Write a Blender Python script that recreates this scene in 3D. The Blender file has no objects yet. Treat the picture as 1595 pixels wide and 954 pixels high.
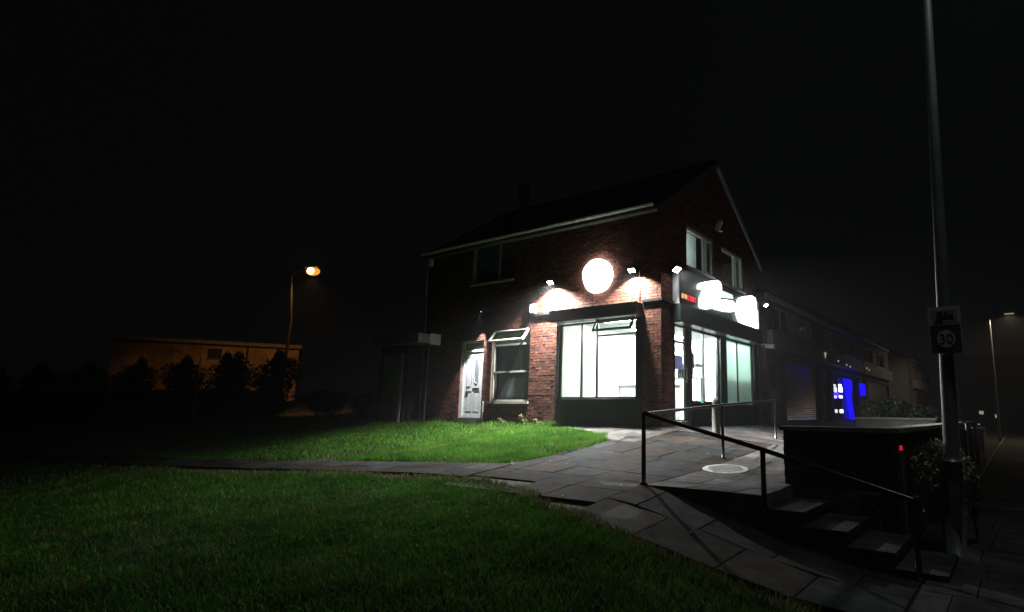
import bpy, math, random
import numpy as np
from mathutils import Vector, Matrix, noise
random.seed(7)
RNG = np.random.default_rng(11)
scene = bpy.context.scene
COL = scene.collection
# Heights are metres above the photographer's eye; +Y runs along the street, +X towards the road.

# ---------------------------------------------------------------- camera
cd = bpy.data.cameras.new('camera')
cam = bpy.data.objects.new('camera', cd)
COL.objects.link(cam)
cam.matrix_world = Matrix(((0.82649293, 0.09285746, 0.55523592, 0),
                           (0.56283995, -0.15554523, -0.81179854, 0),
                           (0.01098274, 0.98345471, -0.18082092, 0),
                           (0, 0, 0, 1)))
cd.sensor_fit = 'HORIZONTAL'
cd.sensor_width = 36.0
cd.lens = 36.0 * 902.9 / 1595.0
cd.shift_x = -(959.0 - 797.5) / 1595.0
cd.clip_start = 0.05
cd.clip_end = 2000
scene.camera = cam

# ---------------------------------------------------------------- world, exposure
world = bpy.data.worlds.new('World')
scene.world = world
world.use_nodes = True
bg = world.node_tree.nodes['Background']
bg.inputs[0].default_value = (0.80, 0.92, 1.0, 1)
bg.inputs[1].default_value = 0.0016
scene.view_settings.view_transform = 'Standard'
scene.view_settings.look = 'None'
scene.view_settings.exposure = 0.0
scene.view_settings.gamma = 1.0
try:
    scene.cycles.use_denoising = True
    scene.cycles.sample_clamp_indirect = 4.0
    scene.cycles.max_bounces = 8
    scene.cycles.caustics_reflective = False
    scene.cycles.caustics_refractive = False
except Exception:
    pass

# lamp settings in one place (watts)
FLOOD_W = 4000.0
FLOOD_B_W = 560.0
FLOOD_C_W = 3900.0
SIGN_E = 7.0
TUBE_E = 470.0
SODIUM_W = 700.0
FAR_W = 850.0
LANTERN_W = 240.0

# ---------------------------------------------------------------- materials
def mat(name, col, rough=0.7, metal=0.0, noise_amt=0.25, noise_scale=8.0, bump=0.0, bump_scale=60.0, attr=None,
        spec=0.5, emit=None, estr=0.0, transl=0.0):
    m = bpy.data.materials.new(name)
    m.use_nodes = True
    nt = m.node_tree
    N, L = nt.nodes, nt.links
    b = N['Principled BSDF']
    b.inputs['Roughness'].default_value = rough
    b.inputs['Metallic'].default_value = metal
    b.inputs['Specular IOR Level'].default_value = spec
    tc = N.new('ShaderNodeTexCoord')
    nz = N.new('ShaderNodeTexNoise')
    nz.inputs['Scale'].default_value = noise_scale
    nz.inputs['Detail'].default_value = 6
    L.new(tc.outputs['Object'], nz.inputs['Vector'])
    mr = N.new('ShaderNodeMapRange')
    mr.inputs[1].default_value = 0.3
    mr.inputs[2].default_value = 0.7
    mr.inputs[3].default_value = 1 - noise_amt
    mr.inputs[4].default_value = 1 + noise_amt
    L.new(nz.outputs['Fac'], mr.inputs[0])
    mx = N.new('ShaderNodeMix')
    mx.data_type = 'RGBA'
    mx.blend_type = 'MULTIPLY'
    mx.inputs[0].default_value = 1.0
    if attr:
        a = N.new('ShaderNodeAttribute')
        a.attribute_name = attr
        L.new(a.outputs['Color'], mx.inputs[6])
    else:
        mx.inputs[6].default_value = (*col, 1)
    L.new(mr.outputs[0], mx.inputs[7])
    L.new(mx.outputs[2], b.inputs['Base Color'])
    if bump:
        nb = N.new('ShaderNodeTexNoise')
        nb.inputs['Scale'].default_value = bump_scale
        nb.inputs['Detail'].default_value = 5
        L.new(tc.outputs['Object'], nb.inputs['Vector'])
        bp = N.new('ShaderNodeBump')
        bp.inputs['Strength'].default_value = bump
        bp.inputs['Distance'].default_value = 0.02
        L.new(nb.outputs['Fac'], bp.inputs['Height'])
        L.new(bp.outputs['Normal'], b.inputs['Normal'])
    if emit:
        b.inputs['Emission Color'].default_value = (*emit, 1)
        b.inputs['Emission Strength'].default_value = estr
    if transl:
        t = N.new('ShaderNodeBsdfTranslucent')
        L.new(mx.outputs[2], t.inputs['Color'])
        ms = N.new('ShaderNodeMixShader')
        ms.inputs[0].default_value = transl
        L.new(b.outputs[0], ms.inputs[1])
        L.new(t.outputs[0], ms.inputs[2])
        L.new(ms.outputs[0], N['Material Output'].inputs['Surface'])
    return m

def glass_mat(name, tint=(0.93, 0.97, 0.95), gloss=0.06, film=None, film_amt=0.0):
    m = bpy.data.materials.new(name)
    m.use_nodes = True
    nt = m.node_tree
    N, L = nt.nodes, nt.links
    N.remove(N['Principled BSDF'])
    tr = N.new('ShaderNodeBsdfTransparent')
    tr.inputs[0].default_value = (*tint, 1)
    gl = N.new('ShaderNodeBsdfGlossy')
    gl.inputs['Roughness'].default_value = 0.02
    fr = N.new('ShaderNodeFresnel')
    ge = N.new('ShaderNodeNewGeometry')
    im = N.new('ShaderNodeMapRange')
    im.inputs[3].default_value = 1.5
    im.inputs[4].default_value = 1 / 1.5
    L.new(ge.outputs['Backfacing'], im.inputs[0])
    L.new(im.outputs[0], fr.inputs['IOR'])
    ms = N.new('ShaderNodeMixShader')
    L.new(fr.outputs[0], ms.inputs[0])
    base = tr
    if film:
        df = N.new('ShaderNodeBsdfTranslucent')
        df.inputs[0].default_value = (*film, 1)
        d2 = N.new('ShaderNodeBsdfDiffuse')
        d2.inputs[0].default_value = (*film, 1)
        m1 = N.new('ShaderNodeMixShader')
        m1.inputs[0].default_value = 0.3
        L.new(df.outputs[0], m1.inputs[1])
        L.new(d2.outputs[0], m1.inputs[2])
        base = N.new('ShaderNodeMixShader')
        base.inputs[0].default_value = film_amt
        L.new(tr.outputs[0], base.inputs[1])
        L.new(m1.outputs[0], base.inputs[2])
    L.new(base.outputs[0], ms.inputs[1])
    L.new(gl.outputs[0], ms.inputs[2])
    L.new(ms.outputs[0], N['Material Output'].inputs['Surface'])
    return m

def emit_mat(name, col, strength):
    m = bpy.data.materials.new(name)
    m.use_nodes = True
    nt = m.node_tree
    nt.nodes.remove(nt.nodes['Principled BSDF'])
    e = nt.nodes.new('ShaderNodeEmission')
    e.inputs[0].default_value = (*col, 1)
    e.inputs[1].default_value = strength
    nt.links.new(e.outputs[0], nt.nodes['Material Output'].inputs['Surface'])
    return m

M = dict(
    brick=mat('red_brick', (0.2, 0.1, 0.07), 0.9, attr='col', noise_amt=0.35, noise_scale=14, bump=0.5, bump_scale=70, spec=0.2),
    mortar=mat('mortar', (0.16, 0.12, 0.10), 0.95, noise_amt=0.3, noise_scale=6, bump=0.3, spec=0.1),
    darkwood=mat('dark_timber', (0.05, 0.048, 0.045), 0.8, noise_amt=0.2),
    roof=mat('roof_tile', (0.07, 0.055, 0.05), 0.85, noise_amt=0.4, noise_scale=5, bump=0.3),
    upvc=mat('white_upvc', (0.82, 0.84, 0.84), 0.35, noise_amt=0.06),
    upvcdim=mat('weathered_upvc', (0.42, 0.43, 0.42), 0.5, noise_amt=0.15),
    grey=mat('grey_paint', (0.32, 0.33, 0.33), 0.5, noise_amt=0.2),
    green=mat('dark_green_paint', (0.008, 0.015, 0.0125), 0.42, noise_amt=0.25, noise_scale=3),
    greenpanel=mat('green_sign_panel', (0.03, 0.052, 0.043), 0.4, noise_amt=0.15, noise_scale=2),
    alu=mat('shopfront_aluminium', (0.10, 0.115, 0.11), 0.4, 0.3, noise_amt=0.1),
    black=mat('black_painted_metal', (0.018, 0.019, 0.02), 0.32, 0.0, noise_amt=0.3, noise_scale=12, bump=0.1),
    railm=mat('worn_rail_paint', (0.010, 0.011, 0.011), 0.26, 0.0, noise_amt=0.4, noise_scale=14, bump=0.08),
    steel=mat('galvanised_steel', (0.26, 0.27, 0.28), 0.42, 0.6, noise_amt=0.2, noise_scale=4, bump=0.05),
    ironlid=mat('worn_lid_steel', (0.42, 0.42, 0.45), 0.38, 0.25, noise_amt=0.25, noise_scale=9),
    darkcol=mat('dark_column_paint', (0.012, 0.012, 0.012), 0.6, noise_amt=0.2),
    column=mat('lamp_column_paint', (0.15, 0.165, 0.165), 0.36, 0.2, noise_amt=0.25, noise_scale=3, bump=0.06),
    slab=mat('paving_concrete', (0.17, 0.17, 0.168), 0.88, attr='col', noise_amt=0.28, noise_scale=5, bump=0.35, bump_scale=45, spec=0.05),
    palecon=mat('pale_concrete', (0.26, 0.255, 0.245), 0.9, noise_amt=0.18, noise_scale=5, bump=0.3),
    concrete=mat('old_concrete', (0.16, 0.158, 0.15), 0.92, noise_amt=0.3, noise_scale=4, bump=0.4, spec=0.1),
    coping=mat('coping_stone', (0.22, 0.21, 0.20), 0.9, noise_amt=0.3, noise_scale=6, bump=0.4),
    joint=mat('sandy_joint', (0.045, 0.044, 0.04), 0.95, noise_amt=0.3, noise_scale=12, bump=0.4),
    soil=mat('lawn_soil', (0.028, 0.035, 0.016), 0.95, noise_amt=0.5, noise_scale=2.5, bump=0.5),
    grass=mat('grass_blades', (0.06, 0.13, 0.02), 0.6, attr='col', noise_amt=0.3, noise_scale=1.6, spec=0.04, transl=0.3),
    leaf=mat('shrub_leaves', (0.07, 0.09, 0.05), 0.45, attr='col', noise_amt=0.35, noise_scale=9, spec=0.4, transl=0.2),
    bark=mat('bark', (0.08, 0.065, 0.05), 0.95, noise_amt=0.4, noise_scale=20, bump=0.6),
    road=mat('asphalt', (0.05, 0.05, 0.052), 0.85, noise_amt=0.25, noise_scale=6, bump=0.5, bump_scale=120),
    plaster=mat('white_shop_wall', (0.84, 0.85, 0.84), 0.6, noise_amt=0.03),
    tile=mat('shop_floor_tile', (0.7, 0.7, 0.7), 0.35, noise_amt=0.08),
    counter=mat('white_counter', (0.7, 0.7, 0.7), 0.4, noise_amt=0.05),
    stainless=mat('stainless_steel', (0.42, 0.42, 0.44), 0.3, 0.9, noise_amt=0.1),
    darkbox=mat('dark_plastic', (0.03, 0.03, 0.035), 0.4, noise_amt=0.2),
    room=mat('dark_room_wall', (0.20, 0.21, 0.22), 0.8, noise_amt=0.1),
    curtain=mat('pale_curtain', (0.74, 0.77, 0.76), 0.85, noise_amt=0.12, noise_scale=3, transl=0.45),
    blindlit=mat('white_blind', (0.88, 0.88, 0.86), 0.8, noise_amt=0.03),
    net=mat('net_curtain', (0.34, 0.34, 0.38), 0.8, noise_amt=0.1),
    blind=mat('grey_blind', (0.13, 0.15, 0.185), 0.7, noise_amt=0.1, noise_scale=2),
    paper=mat('lilac_notice', (0.50, 0.50, 0.72), 0.7, noise_amt=0.2, transl=.5),
    render=mat('grey_render', (0.30, 0.30, 0.29), 0.9, noise_amt=0.2, noise_scale=2, bump=0.2),
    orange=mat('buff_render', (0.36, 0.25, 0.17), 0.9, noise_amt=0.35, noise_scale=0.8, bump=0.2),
    terrace=mat('sooty_brick', (0.15, 0.11, 0.10), 0.9, attr='col', noise_amt=0.3, noise_scale=3, bump=0.3),
    shutter=mat('roller_shutter', (0.27, 0.26, 0.25), 0.28, 0.75, noise_amt=0.25, noise_scale=5),
    fasc2=mat('grey_fascia_board', (0.20, 0.21, 0.22), 0.5, noise_amt=0.15, noise_scale=2),
    signwhite=mat('sign_white', (0.45, 0.45, 0.45), 0.5, noise_amt=0.1),
    signblue=mat('sign_blue', (0.04, 0.05, 0.13), 0.45, noise_amt=0.15),
    signred=mat('sign_red', (0.16, 0.03, 0.03), 0.45, noise_amt=0.15),
    signblack=mat('sign_black', (0.015, 0.015, 0.015), 0.5, noise_amt=0.1),
    brass=mat('brass', (0.5, 0.36, 0.14), 0.3, 0.9, noise_amt=0.1),
    litter=mat('litter_paper', (0.6, 0.6, 0.57), 0.8, noise_amt=0.2),
    glass=glass_mat('clear_glass'),
    frost=glass_mat('frosted_film_glass', (0.65, 0.85, 0.78), film=(0.70, 0.86, 0.80), film_amt=0.93),
    frostw=glass_mat('white_film_glass', (0.9, 0.95, 0.9), film=(0.80, 0.86, 0.80), film_amt=0.85),
    obscure=mat('obscure_glass', (0.30, 0.32, 0.33), 0.25, noise_amt=0.35, noise_scale=40, bump=0.6, bump_scale=90),
    e_sign=emit_mat('lit_sign_face', (1.0, 0.985, 0.96), SIGN_E),
    e_side=emit_mat('lit_sign_edge', (1.0, 0.96, 0.91), 20.0),
    e_edge=emit_mat('lit_logo_edge', (0.80, 1.0, 0.88), 2.2),
    e_logo=emit_mat('lit_logo_face', (0.97, 1.0, 0.95), 8.0),
    e_plate=emit_mat('lit_plate_face', (0.92, 1.0, 0.96), 1.0),
    e_flood=emit_mat('flood_led', (0.95, 0.97, 1.0), 60.0),
    e_tube=emit_mat('ceiling_tube', (0.97, 1.0, 0.97), TUBE_E),
    e_red=emit_mat('red_led', (1.0, 0.03, 0.05), 1.6),
    e_amber=emit_mat('amber_led', (1.0, 0.42, 0.18), 1.8),
    e_sodium=emit_mat('sodium_bowl', (1.0, 0.26, 0.03), 1.5),
    e_core=emit_mat('sodium_core', (1.0, 0.58, 0.18), 45.0),
    e_lantern=emit_mat('lantern_led', (0.92, 1.0, 0.97), 3.0),
    e_far=emit_mat('far_lamp_bowl', (1.0, 0.72, 0.40), 0.35),
    e_blue=emit_mat('blue_led_panel', (0.012, 0.004, 1.0), 0.95),
    e_white=emit_mat('white_led', (0.85, 0.88, 1.0), 3.0),
    e_dim=emit_mat('dim_window_light', (1.0, 0.85, 0.6), 0.3),  # also serves the glowing glints on fascias and reflectors
    e_green=emit_mat('green_led', (0.05, 1.0, 0.5), 0.9),
    e_redlamp=emit_mat('red_lamp', (1.0, 0.03, 0.06), 0.45),
)

def weather(m, scale=1.3, lo=0.55, spots=9.0):
    nt = m.node_tree; N, L = nt.nodes, nt.links
    b = N['Principled BSDF']
    src = b.inputs['Base Color'].links[0].from_socket
    ge = N.new('ShaderNodeNewGeometry')
    n1 = N.new('ShaderNodeTexNoise'); n1.inputs['Scale'].default_value = scale; n1.inputs['Detail'].default_value = 8; n1.inputs['Roughness'].default_value = .65
    L.new(ge.outputs['Position'], n1.inputs['Vector'])
    r1 = N.new('ShaderNodeMapRange'); r1.inputs[1].default_value = .38; r1.inputs[2].default_value = .62; r1.inputs[3].default_value = lo; r1.inputs[4].default_value = 1.25
    L.new(n1.outputs['Fac'], r1.inputs[0])
    v = N.new('ShaderNodeTexVoronoi'); v.inputs['Scale'].default_value = spots
    L.new(ge.outputs['Position'], v.inputs['Vector'])
    r2 = N.new('ShaderNodeMapRange'); r2.inputs[1].default_value = .07; r2.inputs[2].default_value = .16; r2.inputs[3].default_value = .55; r2.inputs[4].default_value = 1.0
    L.new(v.outputs['Distance'], r2.inputs[0])
    mu = N.new('ShaderNodeMath'); mu.operation = 'MULTIPLY'
    L.new(r1.outputs[0], mu.inputs[0]); L.new(r2.outputs[0], mu.inputs[1])
    mx = N.new('ShaderNodeMix'); mx.data_type = 'RGBA'; mx.blend_type = 'MULTIPLY'; mx.inputs[0].default_value = 1
    L.new(src, mx.inputs[6]); L.new(mu.outputs[0], mx.inputs[7]); L.new(mx.outputs[2], b.inputs['Base Color'])
weather(M['slab']); weather(M['concrete'], 1.0); weather(M['orange'], .5, .6, 1.5); weather(M['coping'], 1.5)

# ---------------------------------------------------------------- mesh builder
XC, YC = -6.78, 11.82                                   # corner of the shop
def fid(u, w, z): return (u, w, z)
def ffront(u, w, z): return (u, YC - w, z)              # on the long wall: u along x, w outwards
def fgable(u, w, z): return (XC + w, u, z)              # on the gable wall: u along y, w outwards
CUBE = ((0, 3, 2, 1), (4, 5, 6, 7), (0, 1, 5, 4), (1, 2, 6, 5), (2, 3, 7, 6), (3, 0, 4, 7))

class MB:
    def __init__(s, fmap=fid):
        s.v, s.f, s.c, s.m, s.fmap = [], [], [], [], fmap
        s.flip = fmap is not fid
        s.cur, s.mi = None, 0
    def add(s, vs, fs):
        o = len(s.v)
        s.v += [s.fmap(*p) for p in vs]
        for f in fs:
            s.f.append(tuple(o + i for i in (reversed(f) if s.flip else f)))
            s.c.append(s.cur)
            s.m.append(s.mi)
        return s
    def box(s, a0, a1, b0, b1, c0, c1, back=True):
        a0, a1 = min(a0, a1), max(a0, a1); b0, b1 = min(b0, b1), max(b0, b1); c0, c1 = min(c0, c1), max(c0, c1)
        vs = [(a0, b0, c0), (a1, b0, c0), (a1, b1, c0), (a0, b1, c0), (a0, b0, c1), (a1, b0, c1), (a1, b1, c1), (a0, b1, c1)]
        fs = CUBE if back else [f for i, f in enumerate(CUBE) if i != 2]
        return s.add(vs, fs)
    def obox(s, c, size, rot=(0, 0, 0)):
        r = Matrix.Rotation(rot[2], 3, 'Z') @ Matrix.Rotation(rot[1], 3, 'Y') @ Matrix.Rotation(rot[0], 3, 'X')
        hx, hy, hz = size[0] / 2, size[1] / 2, size[2] / 2
        vs = []
        for x, y, z in ((-1, -1, -1), (1, -1, -1), (1, 1, -1), (-1, 1, -1), (-1, -1, 1), (1, -1, 1), (1, 1, 1), (-1, 1, 1)):
            p = r @ Vector((x * hx, y * hy, z * hz)) + Vector(c)
            vs.append(tuple(p))
        return s.add(vs, CUBE)
    def hexa(s, bot, top):
        return s.add(list(bot) + list(top), CUBE)
    def tube(s, pts, r, n=8, cap=True):
        pts = [Vector(p) for p in pts]
        rs = r if isinstance(r, (list, tuple)) else [r] * len(pts)
        vs, fs = [], []
        up = None
        for i, p in enumerate(pts):
            d = (pts[min(i + 1, len(pts) - 1)] - pts[max(i - 1, 0)]).normalized()
            ref = Vector((0, 0, 1)) if abs(d.z) < 0.95 else Vector((1, 0, 0))
            a = d.cross(ref).normalized(); b = d.cross(a).normalized()
            for k in range(n):
                t = 2 * math.pi * k / n
                vs.append(tuple(p + (a * math.cos(t) + b * math.sin(t)) * rs[i]))
        for i in range(len(pts) - 1):
            for k in range(n):
                fs.append((i * n + k, i * n + (k + 1) % n, (i + 1) * n + (k + 1) % n, (i + 1) * n + k))
        if cap:
            fs.append(tuple(range(n)))
            fs.append(tuple(reversed([(len(pts) - 1) * n + k for k in range(n)])))
        return s.add(vs, fs)
    def poly(s, pts, w0, w1):                             # outline in (u, z), thick from w0 to w1
        n = len(pts)
        vs = [(u, w0, z) for u, z in pts] + [(u, w1, z) for u, z in pts]
        fs = [tuple(range(n)), tuple(reversed(range(n, 2 * n)))]
        for i in range(n):
            j = (i + 1) % n
            fs.append((j, i, n + i, n + j))
        return s.add(vs, fs)
    def build(s, name, m, parent=None, smooth=False):
        me = bpy.data.meshes.new(name)
        off = Vector((0, 0, 0))
        if parent is not None:
            r = parent
            while r.parent: r = r.parent
            off = Vector(r.location)
        me.from_pydata([tuple(Vector(p) - off) for p in s.v], [], s.f)
        for x in (m if isinstance(m, (list, tuple)) else [m]): me.materials.append(x)
        if any(s.m): me.polygons.foreach_set('material_index', s.m)
        if any(c is not None for c in s.c):
            at = me.color_attributes.new('col', 'FLOAT_COLOR', 'CORNER')
            buf = []
            for p, c in zip(me.polygons, s.c):
                buf += [*(c or (1, 1, 1)), 1.0] * p.loop_total
            at.data.foreach_set('color', buf)
        if smooth: me.polygons.foreach_set('use_smooth', [True] * len(me.polygons))
        me.validate()
        o = bpy.data.objects.new(name, me)
        COL.objects.link(o)
        if parent is not None: o.parent = parent
        return o

def fixn(o):
    import bmesh
    bm = bmesh.new(); bm.from_mesh(o.data)
    bmesh.ops.recalc_face_normals(bm, faces=bm.faces); bm.to_mesh(o.data); bm.free()
    return o

def tag(o, label, cat, group=None):
    o['label'] = label; o['category'] = cat
    if group: o['group'] = group
    return o
def thing(name, label, cat, loc=(0, 0, 0), group=None):
    o = bpy.data.objects.new(name, None)
    o.empty_display_size = 0.2
    COL.objects.link(o); o.location = loc
    return tag(o, label, cat, group)
def kind(o, k):
    o['kind'] = k
    return o
def copy_tree(o, parent=None):
    c = o.copy(); COL.objects.link(c)
    if parent is not None: c.parent = parent
    for ch in list(o.children): copy_tree(ch, c)
    return c
def text_mesh(name, s, size, m, parent, fmap, u, z, w, depth=0.006, xscale=1.0, align='LEFT'):
    cu = bpy.data.curves.new(name + '_curve', 'FONT')
    cu.body = s; cu.size = size; cu.extrude = depth / 2; cu.align_x = align
    cu.resolution_u = 3
    to = bpy.data.objects.new(name + '_tmp', cu); COL.objects.link(to)
    dg = bpy.context.evaluated_depsgraph_get()
    me = bpy.data.meshes.new_from_object(to.evaluated_get(dg))
    bpy.data.objects.remove(to)
    off = Vector((0, 0, 0))
    if parent is not None:
        r = parent
        while r.parent: r = r.parent
        off = Vector(r.location)
    for v in me.vertices:
        v.co = Vector(fmap(u + v.co.x * xscale, w + v.co.z + depth / 2, z + v.co.y)) - off
    me.name = name
    me.materials.clear(); me.materials.append(m)
    o = bpy.data.objects.new(name, me); COL.objects.link(o); o.parent = parent
    return fixn(o)

# ---------------------------------------------------------------- terrain heights
def sstep(t):
    t = np.clip(t, 0, 1); return t * t * (3 - 2 * t)
def plane1(y):
    y = np.asarray(y, float)
    d = 11.82 - y
    return -0.31 - 0.116 * np.clip(d, 0, 9.6) - 0.03 * np.clip(d - 9.6, 0, 8)
def fore(x, y):                                         # forecourt in front of the gable
    s = 0.13 * np.clip((np.asarray(y, float) - 6.72) / 7.0, 0, 1) ** 0.6
    return plane1(y) - s * np.clip(np.asarray(x, float) + 6.78, 0, 2.7)
PAVE = -1.56
def G(x, y):
    x = np.asarray(x, float); y = np.asarray(y, float)
    g = fore(x, y)
    t = sstep((x + 4.1) / 3.1 * 0.97) ** 0.8
    g = g * (1 - t) + np.minimum(g, PAVE) * t * 0 + PAVE * t
    bank = 0.085 * np.clip(y - 15, 0, 30) * np.clip((-17.5 - x) / 5, 0, 1)
    return g + bank
def Gf(x, y): return float(G(x, y))

# ---------------------------------------------------------------- ground sheet, lawns
def grid_sheet(name, xs, ys, dz, m):
    X, Y = np.meshgrid(xs, ys)
    Z = G(X, Y) + dz
    nx, ny = len(xs), len(ys)
    vs = np.stack([X.ravel(), Y.ravel(), Z.ravel()], 1)
    fs = [(j * nx + i, j * nx + i + 1, (j + 1) * nx + i + 1, (j + 1) * nx + i) for j in range(ny - 1) for i in range(nx - 1)]
    me = bpy.data.meshes.new(name)
    me.from_pydata(vs.tolist(), [], fs)
    me.materials.append(m)
    me.polygons.foreach_set('use_smooth', [True] * len(me.polygons))
    o = bpy.data.objects.new(name, me); COL.objects.link(o)
    return kind(o, 'structure')
xs = np.concatenate([[-150, -110, -80, -60], np.arange(-45, -16, 1.5), np.arange(-16, 3, 0.3), np.arange(3, 12, 1.5), [20, 40, 80, 120]])
ys = np.concatenate([[-80, -50, -30, -15], np.arange(-8, 0, 1.0), np.arange(0, 22, 0.3), np.arange(22, 60, 2.0), [75, 95, 120, 160]])
ground = grid_sheet('ground', xs, ys, -0.045, M['soil'])

# edges of the lawns (x, y): worked out from where grass meets paving
UP = [(-30, 2.6), (-13.3, 5.65), (-10.5, 6.55), (-8.4, 7.05), (-7.5, 7.25), (-6.95, 7.6), (-6.75, 8.2), (-6.72, 8.9), (-6.9, 9.8), (-7.25, 10.35), (-8.2, 11.0), (-9.5, 11.5), (-9.9, 11.78), (-30, 11.78)]
LOW = [(-30, 1.75), (-11.8, 5.0), (-9.0, 5.75), (-7.2, 6.1), (-6.35, 6.2), (-5.6, 5.95), (-4.9, 5.6), (-3.8, 5.24), (-2.85, 5.17), (-1.95, 5.05), (-1.2, 4.9), (-0.95, 4.3), (-0.95, -8), (-30, -8)]
def inside(px, py, poly):
    c = np.zeros(px.shape, bool)
    n = len(poly)
    for i in range(n):
        x0, y0 = poly[i]; x1, y1 = poly[(i + 1) % n]
        if y0 == y1: continue
        hit = ((y0 > py) != (y1 > py)) & (px < (x1 - x0) * (py - y0) / (y1 - y0) + x0)
        c ^= hit
    return c
def edge_dist(px, py, poly):
    d = np.full(px.shape, 1e9)
    for i in range(len(poly)):
        a = np.array(poly[i]); b = np.array(poly[(i + 1) % len(poly)])
        ab = b - a
        t = np.clip(((px - a[0]) * ab[0] + (py - a[1]) * ab[1]) / (ab @ ab), 0, 1)
        d = np.minimum(d, np.hypot(px - a[0] - t * ab[0], py - a[1] - t * ab[1]))
    return d
def vnoise(x, y, s, seed):
    r = np.random.default_rng(seed); T = r.random((64, 64))
    u, v = x * s, y * s
    i, j = np.floor(u).astype(int), np.floor(v).astype(int)
    fu, fv = sstep(u - i), sstep(v - j)
    g = lambda a, b: T[a % 64, b % 64]
    return (g(i, j) * (1 - fu) + g(i + 1, j) * fu) * (1 - fv) + (g(i, j + 1) * (1 - fu) + g(i + 1, j + 1) * fu) * fv

def grass(name, patches, hscale):
    P = []
    for (x0, x1, y0, y1, n, wid, hh), poly in patches:
        px = RNG.uniform(x0, x1, n); py = RNG.uniform(y0, y1, n)
        wob = 0.16 * (vnoise(px, py, 2.3, 5) - 0.5) + 0.09 * (vnoise(px, py, 7.0, 6) - 0.5)
        ok = inside(px + wob, py + wob, poly)
        px, py = px[ok], py[ok]
        ed = edge_dist(px, py, poly)
        tuft = 0.45 + 0.75 * vnoise(px, py, 1.1, 3) + 0.55 * vnoise(px, py, 4.5, 4)
        h = hh * tuft * RNG.uniform(0.5, 1.25, len(px)) * np.where(ed < 0.16, 1.25, 1.0)
        bare = vnoise(px, py, 0.8, 9)
        keep = RNG.random(len(px)) < np.clip(0.35 + 1.5 * bare, 0, 1)
        P.append((px[keep], py[keep], h[keep], np.full(keep.sum(), wid), ed[keep]))
    px, py, h, wd, ed = [np.concatenate(a) for a in zip(*P)]
    n = len(px)
    pz = G(px, py) - 0.045
    ang = RNG.uniform(0, 2 * np.pi, n); lean = RNG.uniform(0.15, 0.95, n) * h
    la = ang + RNG.normal(0, 0.8, n) + np.pi / 2
    wd = wd * RNG.uniform(0.6, 1.3, n)
    dx, dy = np.cos(ang) * wd / 2, np.sin(ang) * wd / 2
    lx, ly = np.cos(la) * lean, np.sin(la) * lean
    V = np.empty((n, 5, 3))
    V[:, 0] = np.stack([px - dx, py - dy, pz], 1); V[:, 1] = np.stack([px + dx, py + dy, pz], 1)
    V[:, 2] = np.stack([px + dx * .8 + lx * .35, py + dy * .8 + ly * .35, pz + h * .62], 1)
    V[:, 3] = np.stack([px - dx * .8 + lx * .35, py - dy * .8 + ly * .35, pz + h * .62], 1)
    V[:, 4] = np.stack([px + lx, py + ly, pz + h], 1)
    base = np.arange(n)[:, None] * 5
    tri = np.concatenate([base + [0, 1, 2], base + [0, 2, 3], base + [3, 2, 4]], 1).reshape(-1)
    nt = n * 3
    me = bpy.data.meshes.new(name)
    me.vertices.add(n * 5); me.vertices.foreach_set('co', V.astype(np.float32).ravel())
    me.loops.add(nt * 3); me.loops.foreach_set('vertex_index', tri.astype(np.int32))
    me.polygons.add(nt)
    me.polygons.foreach_set('loop_start', np.arange(0, nt * 3, 3, dtype=np.int32))
    me.update(calc_edges=True)
    mixv = np.clip(vnoise(px, py, 0.7, 21) * 0.6 + RNG.random(n) * 0.55 - 0.1, 0, 1)[:, None]
    c = (1 - mixv) * np.array([0.034, 0.122, 0.014]) + mixv * np.array([0.075, 0.205, 0.022])
    dead = (RNG.random(n) < np.where((ed < .20) & (hscale > 1), .55, .06 + .25 * np.clip(vnoise(px, py, 1.7, 31) - .62, 0, 1) * 2))[:, None]
    c = np.where(dead, np.array([0.19, 0.15, 0.07]), c)
    col = np.ones((n, 5, 4)); col[:, :, :3] = c[:, None, :]
    a = me.color_attributes.new('col', 'FLOAT_COLOR', 'POINT')
    a.data.foreach_set('color', col.astype(np.float32).ravel())
    me.materials.append(M['grass'])
    o = bpy.data.objects.new(name, me); COL.objects.link(o)
    return kind(o, 'stuff')
g1 = grass('upper_lawn_grass', [((-11, -6.4, 6.4, 11.8, 60000, 0.010, 0.075), UP), ((-18, -11, 4.5, 11.8, 60000, 0.012, 0.075), UP), ((-30, -18, 2.5, 11.8, 22000, 0.022, 0.08), UP)], 1)
tag(g1, 'bright green lawn grass between the shop wall and the paved path', 'grass')
g2 = grass('lower_lawn_grass', [((-7.5, -0.95, 2.0, 6.3, 100000, 0.009, 0.062), LOW), ((-14, -7.5, -1.0, 6.3, 95000, 0.011, 0.065), LOW), ((-26, -14, -1, 5, 16000, 0.02, 0.07), LOW), ((-7.6, -0.95, -2, 2.0, 48000, 0.012, 0.06), LOW)], 2)
tag(g2, 'dark rough lawn grass in the foreground below the paved path', 'grass')

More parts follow.
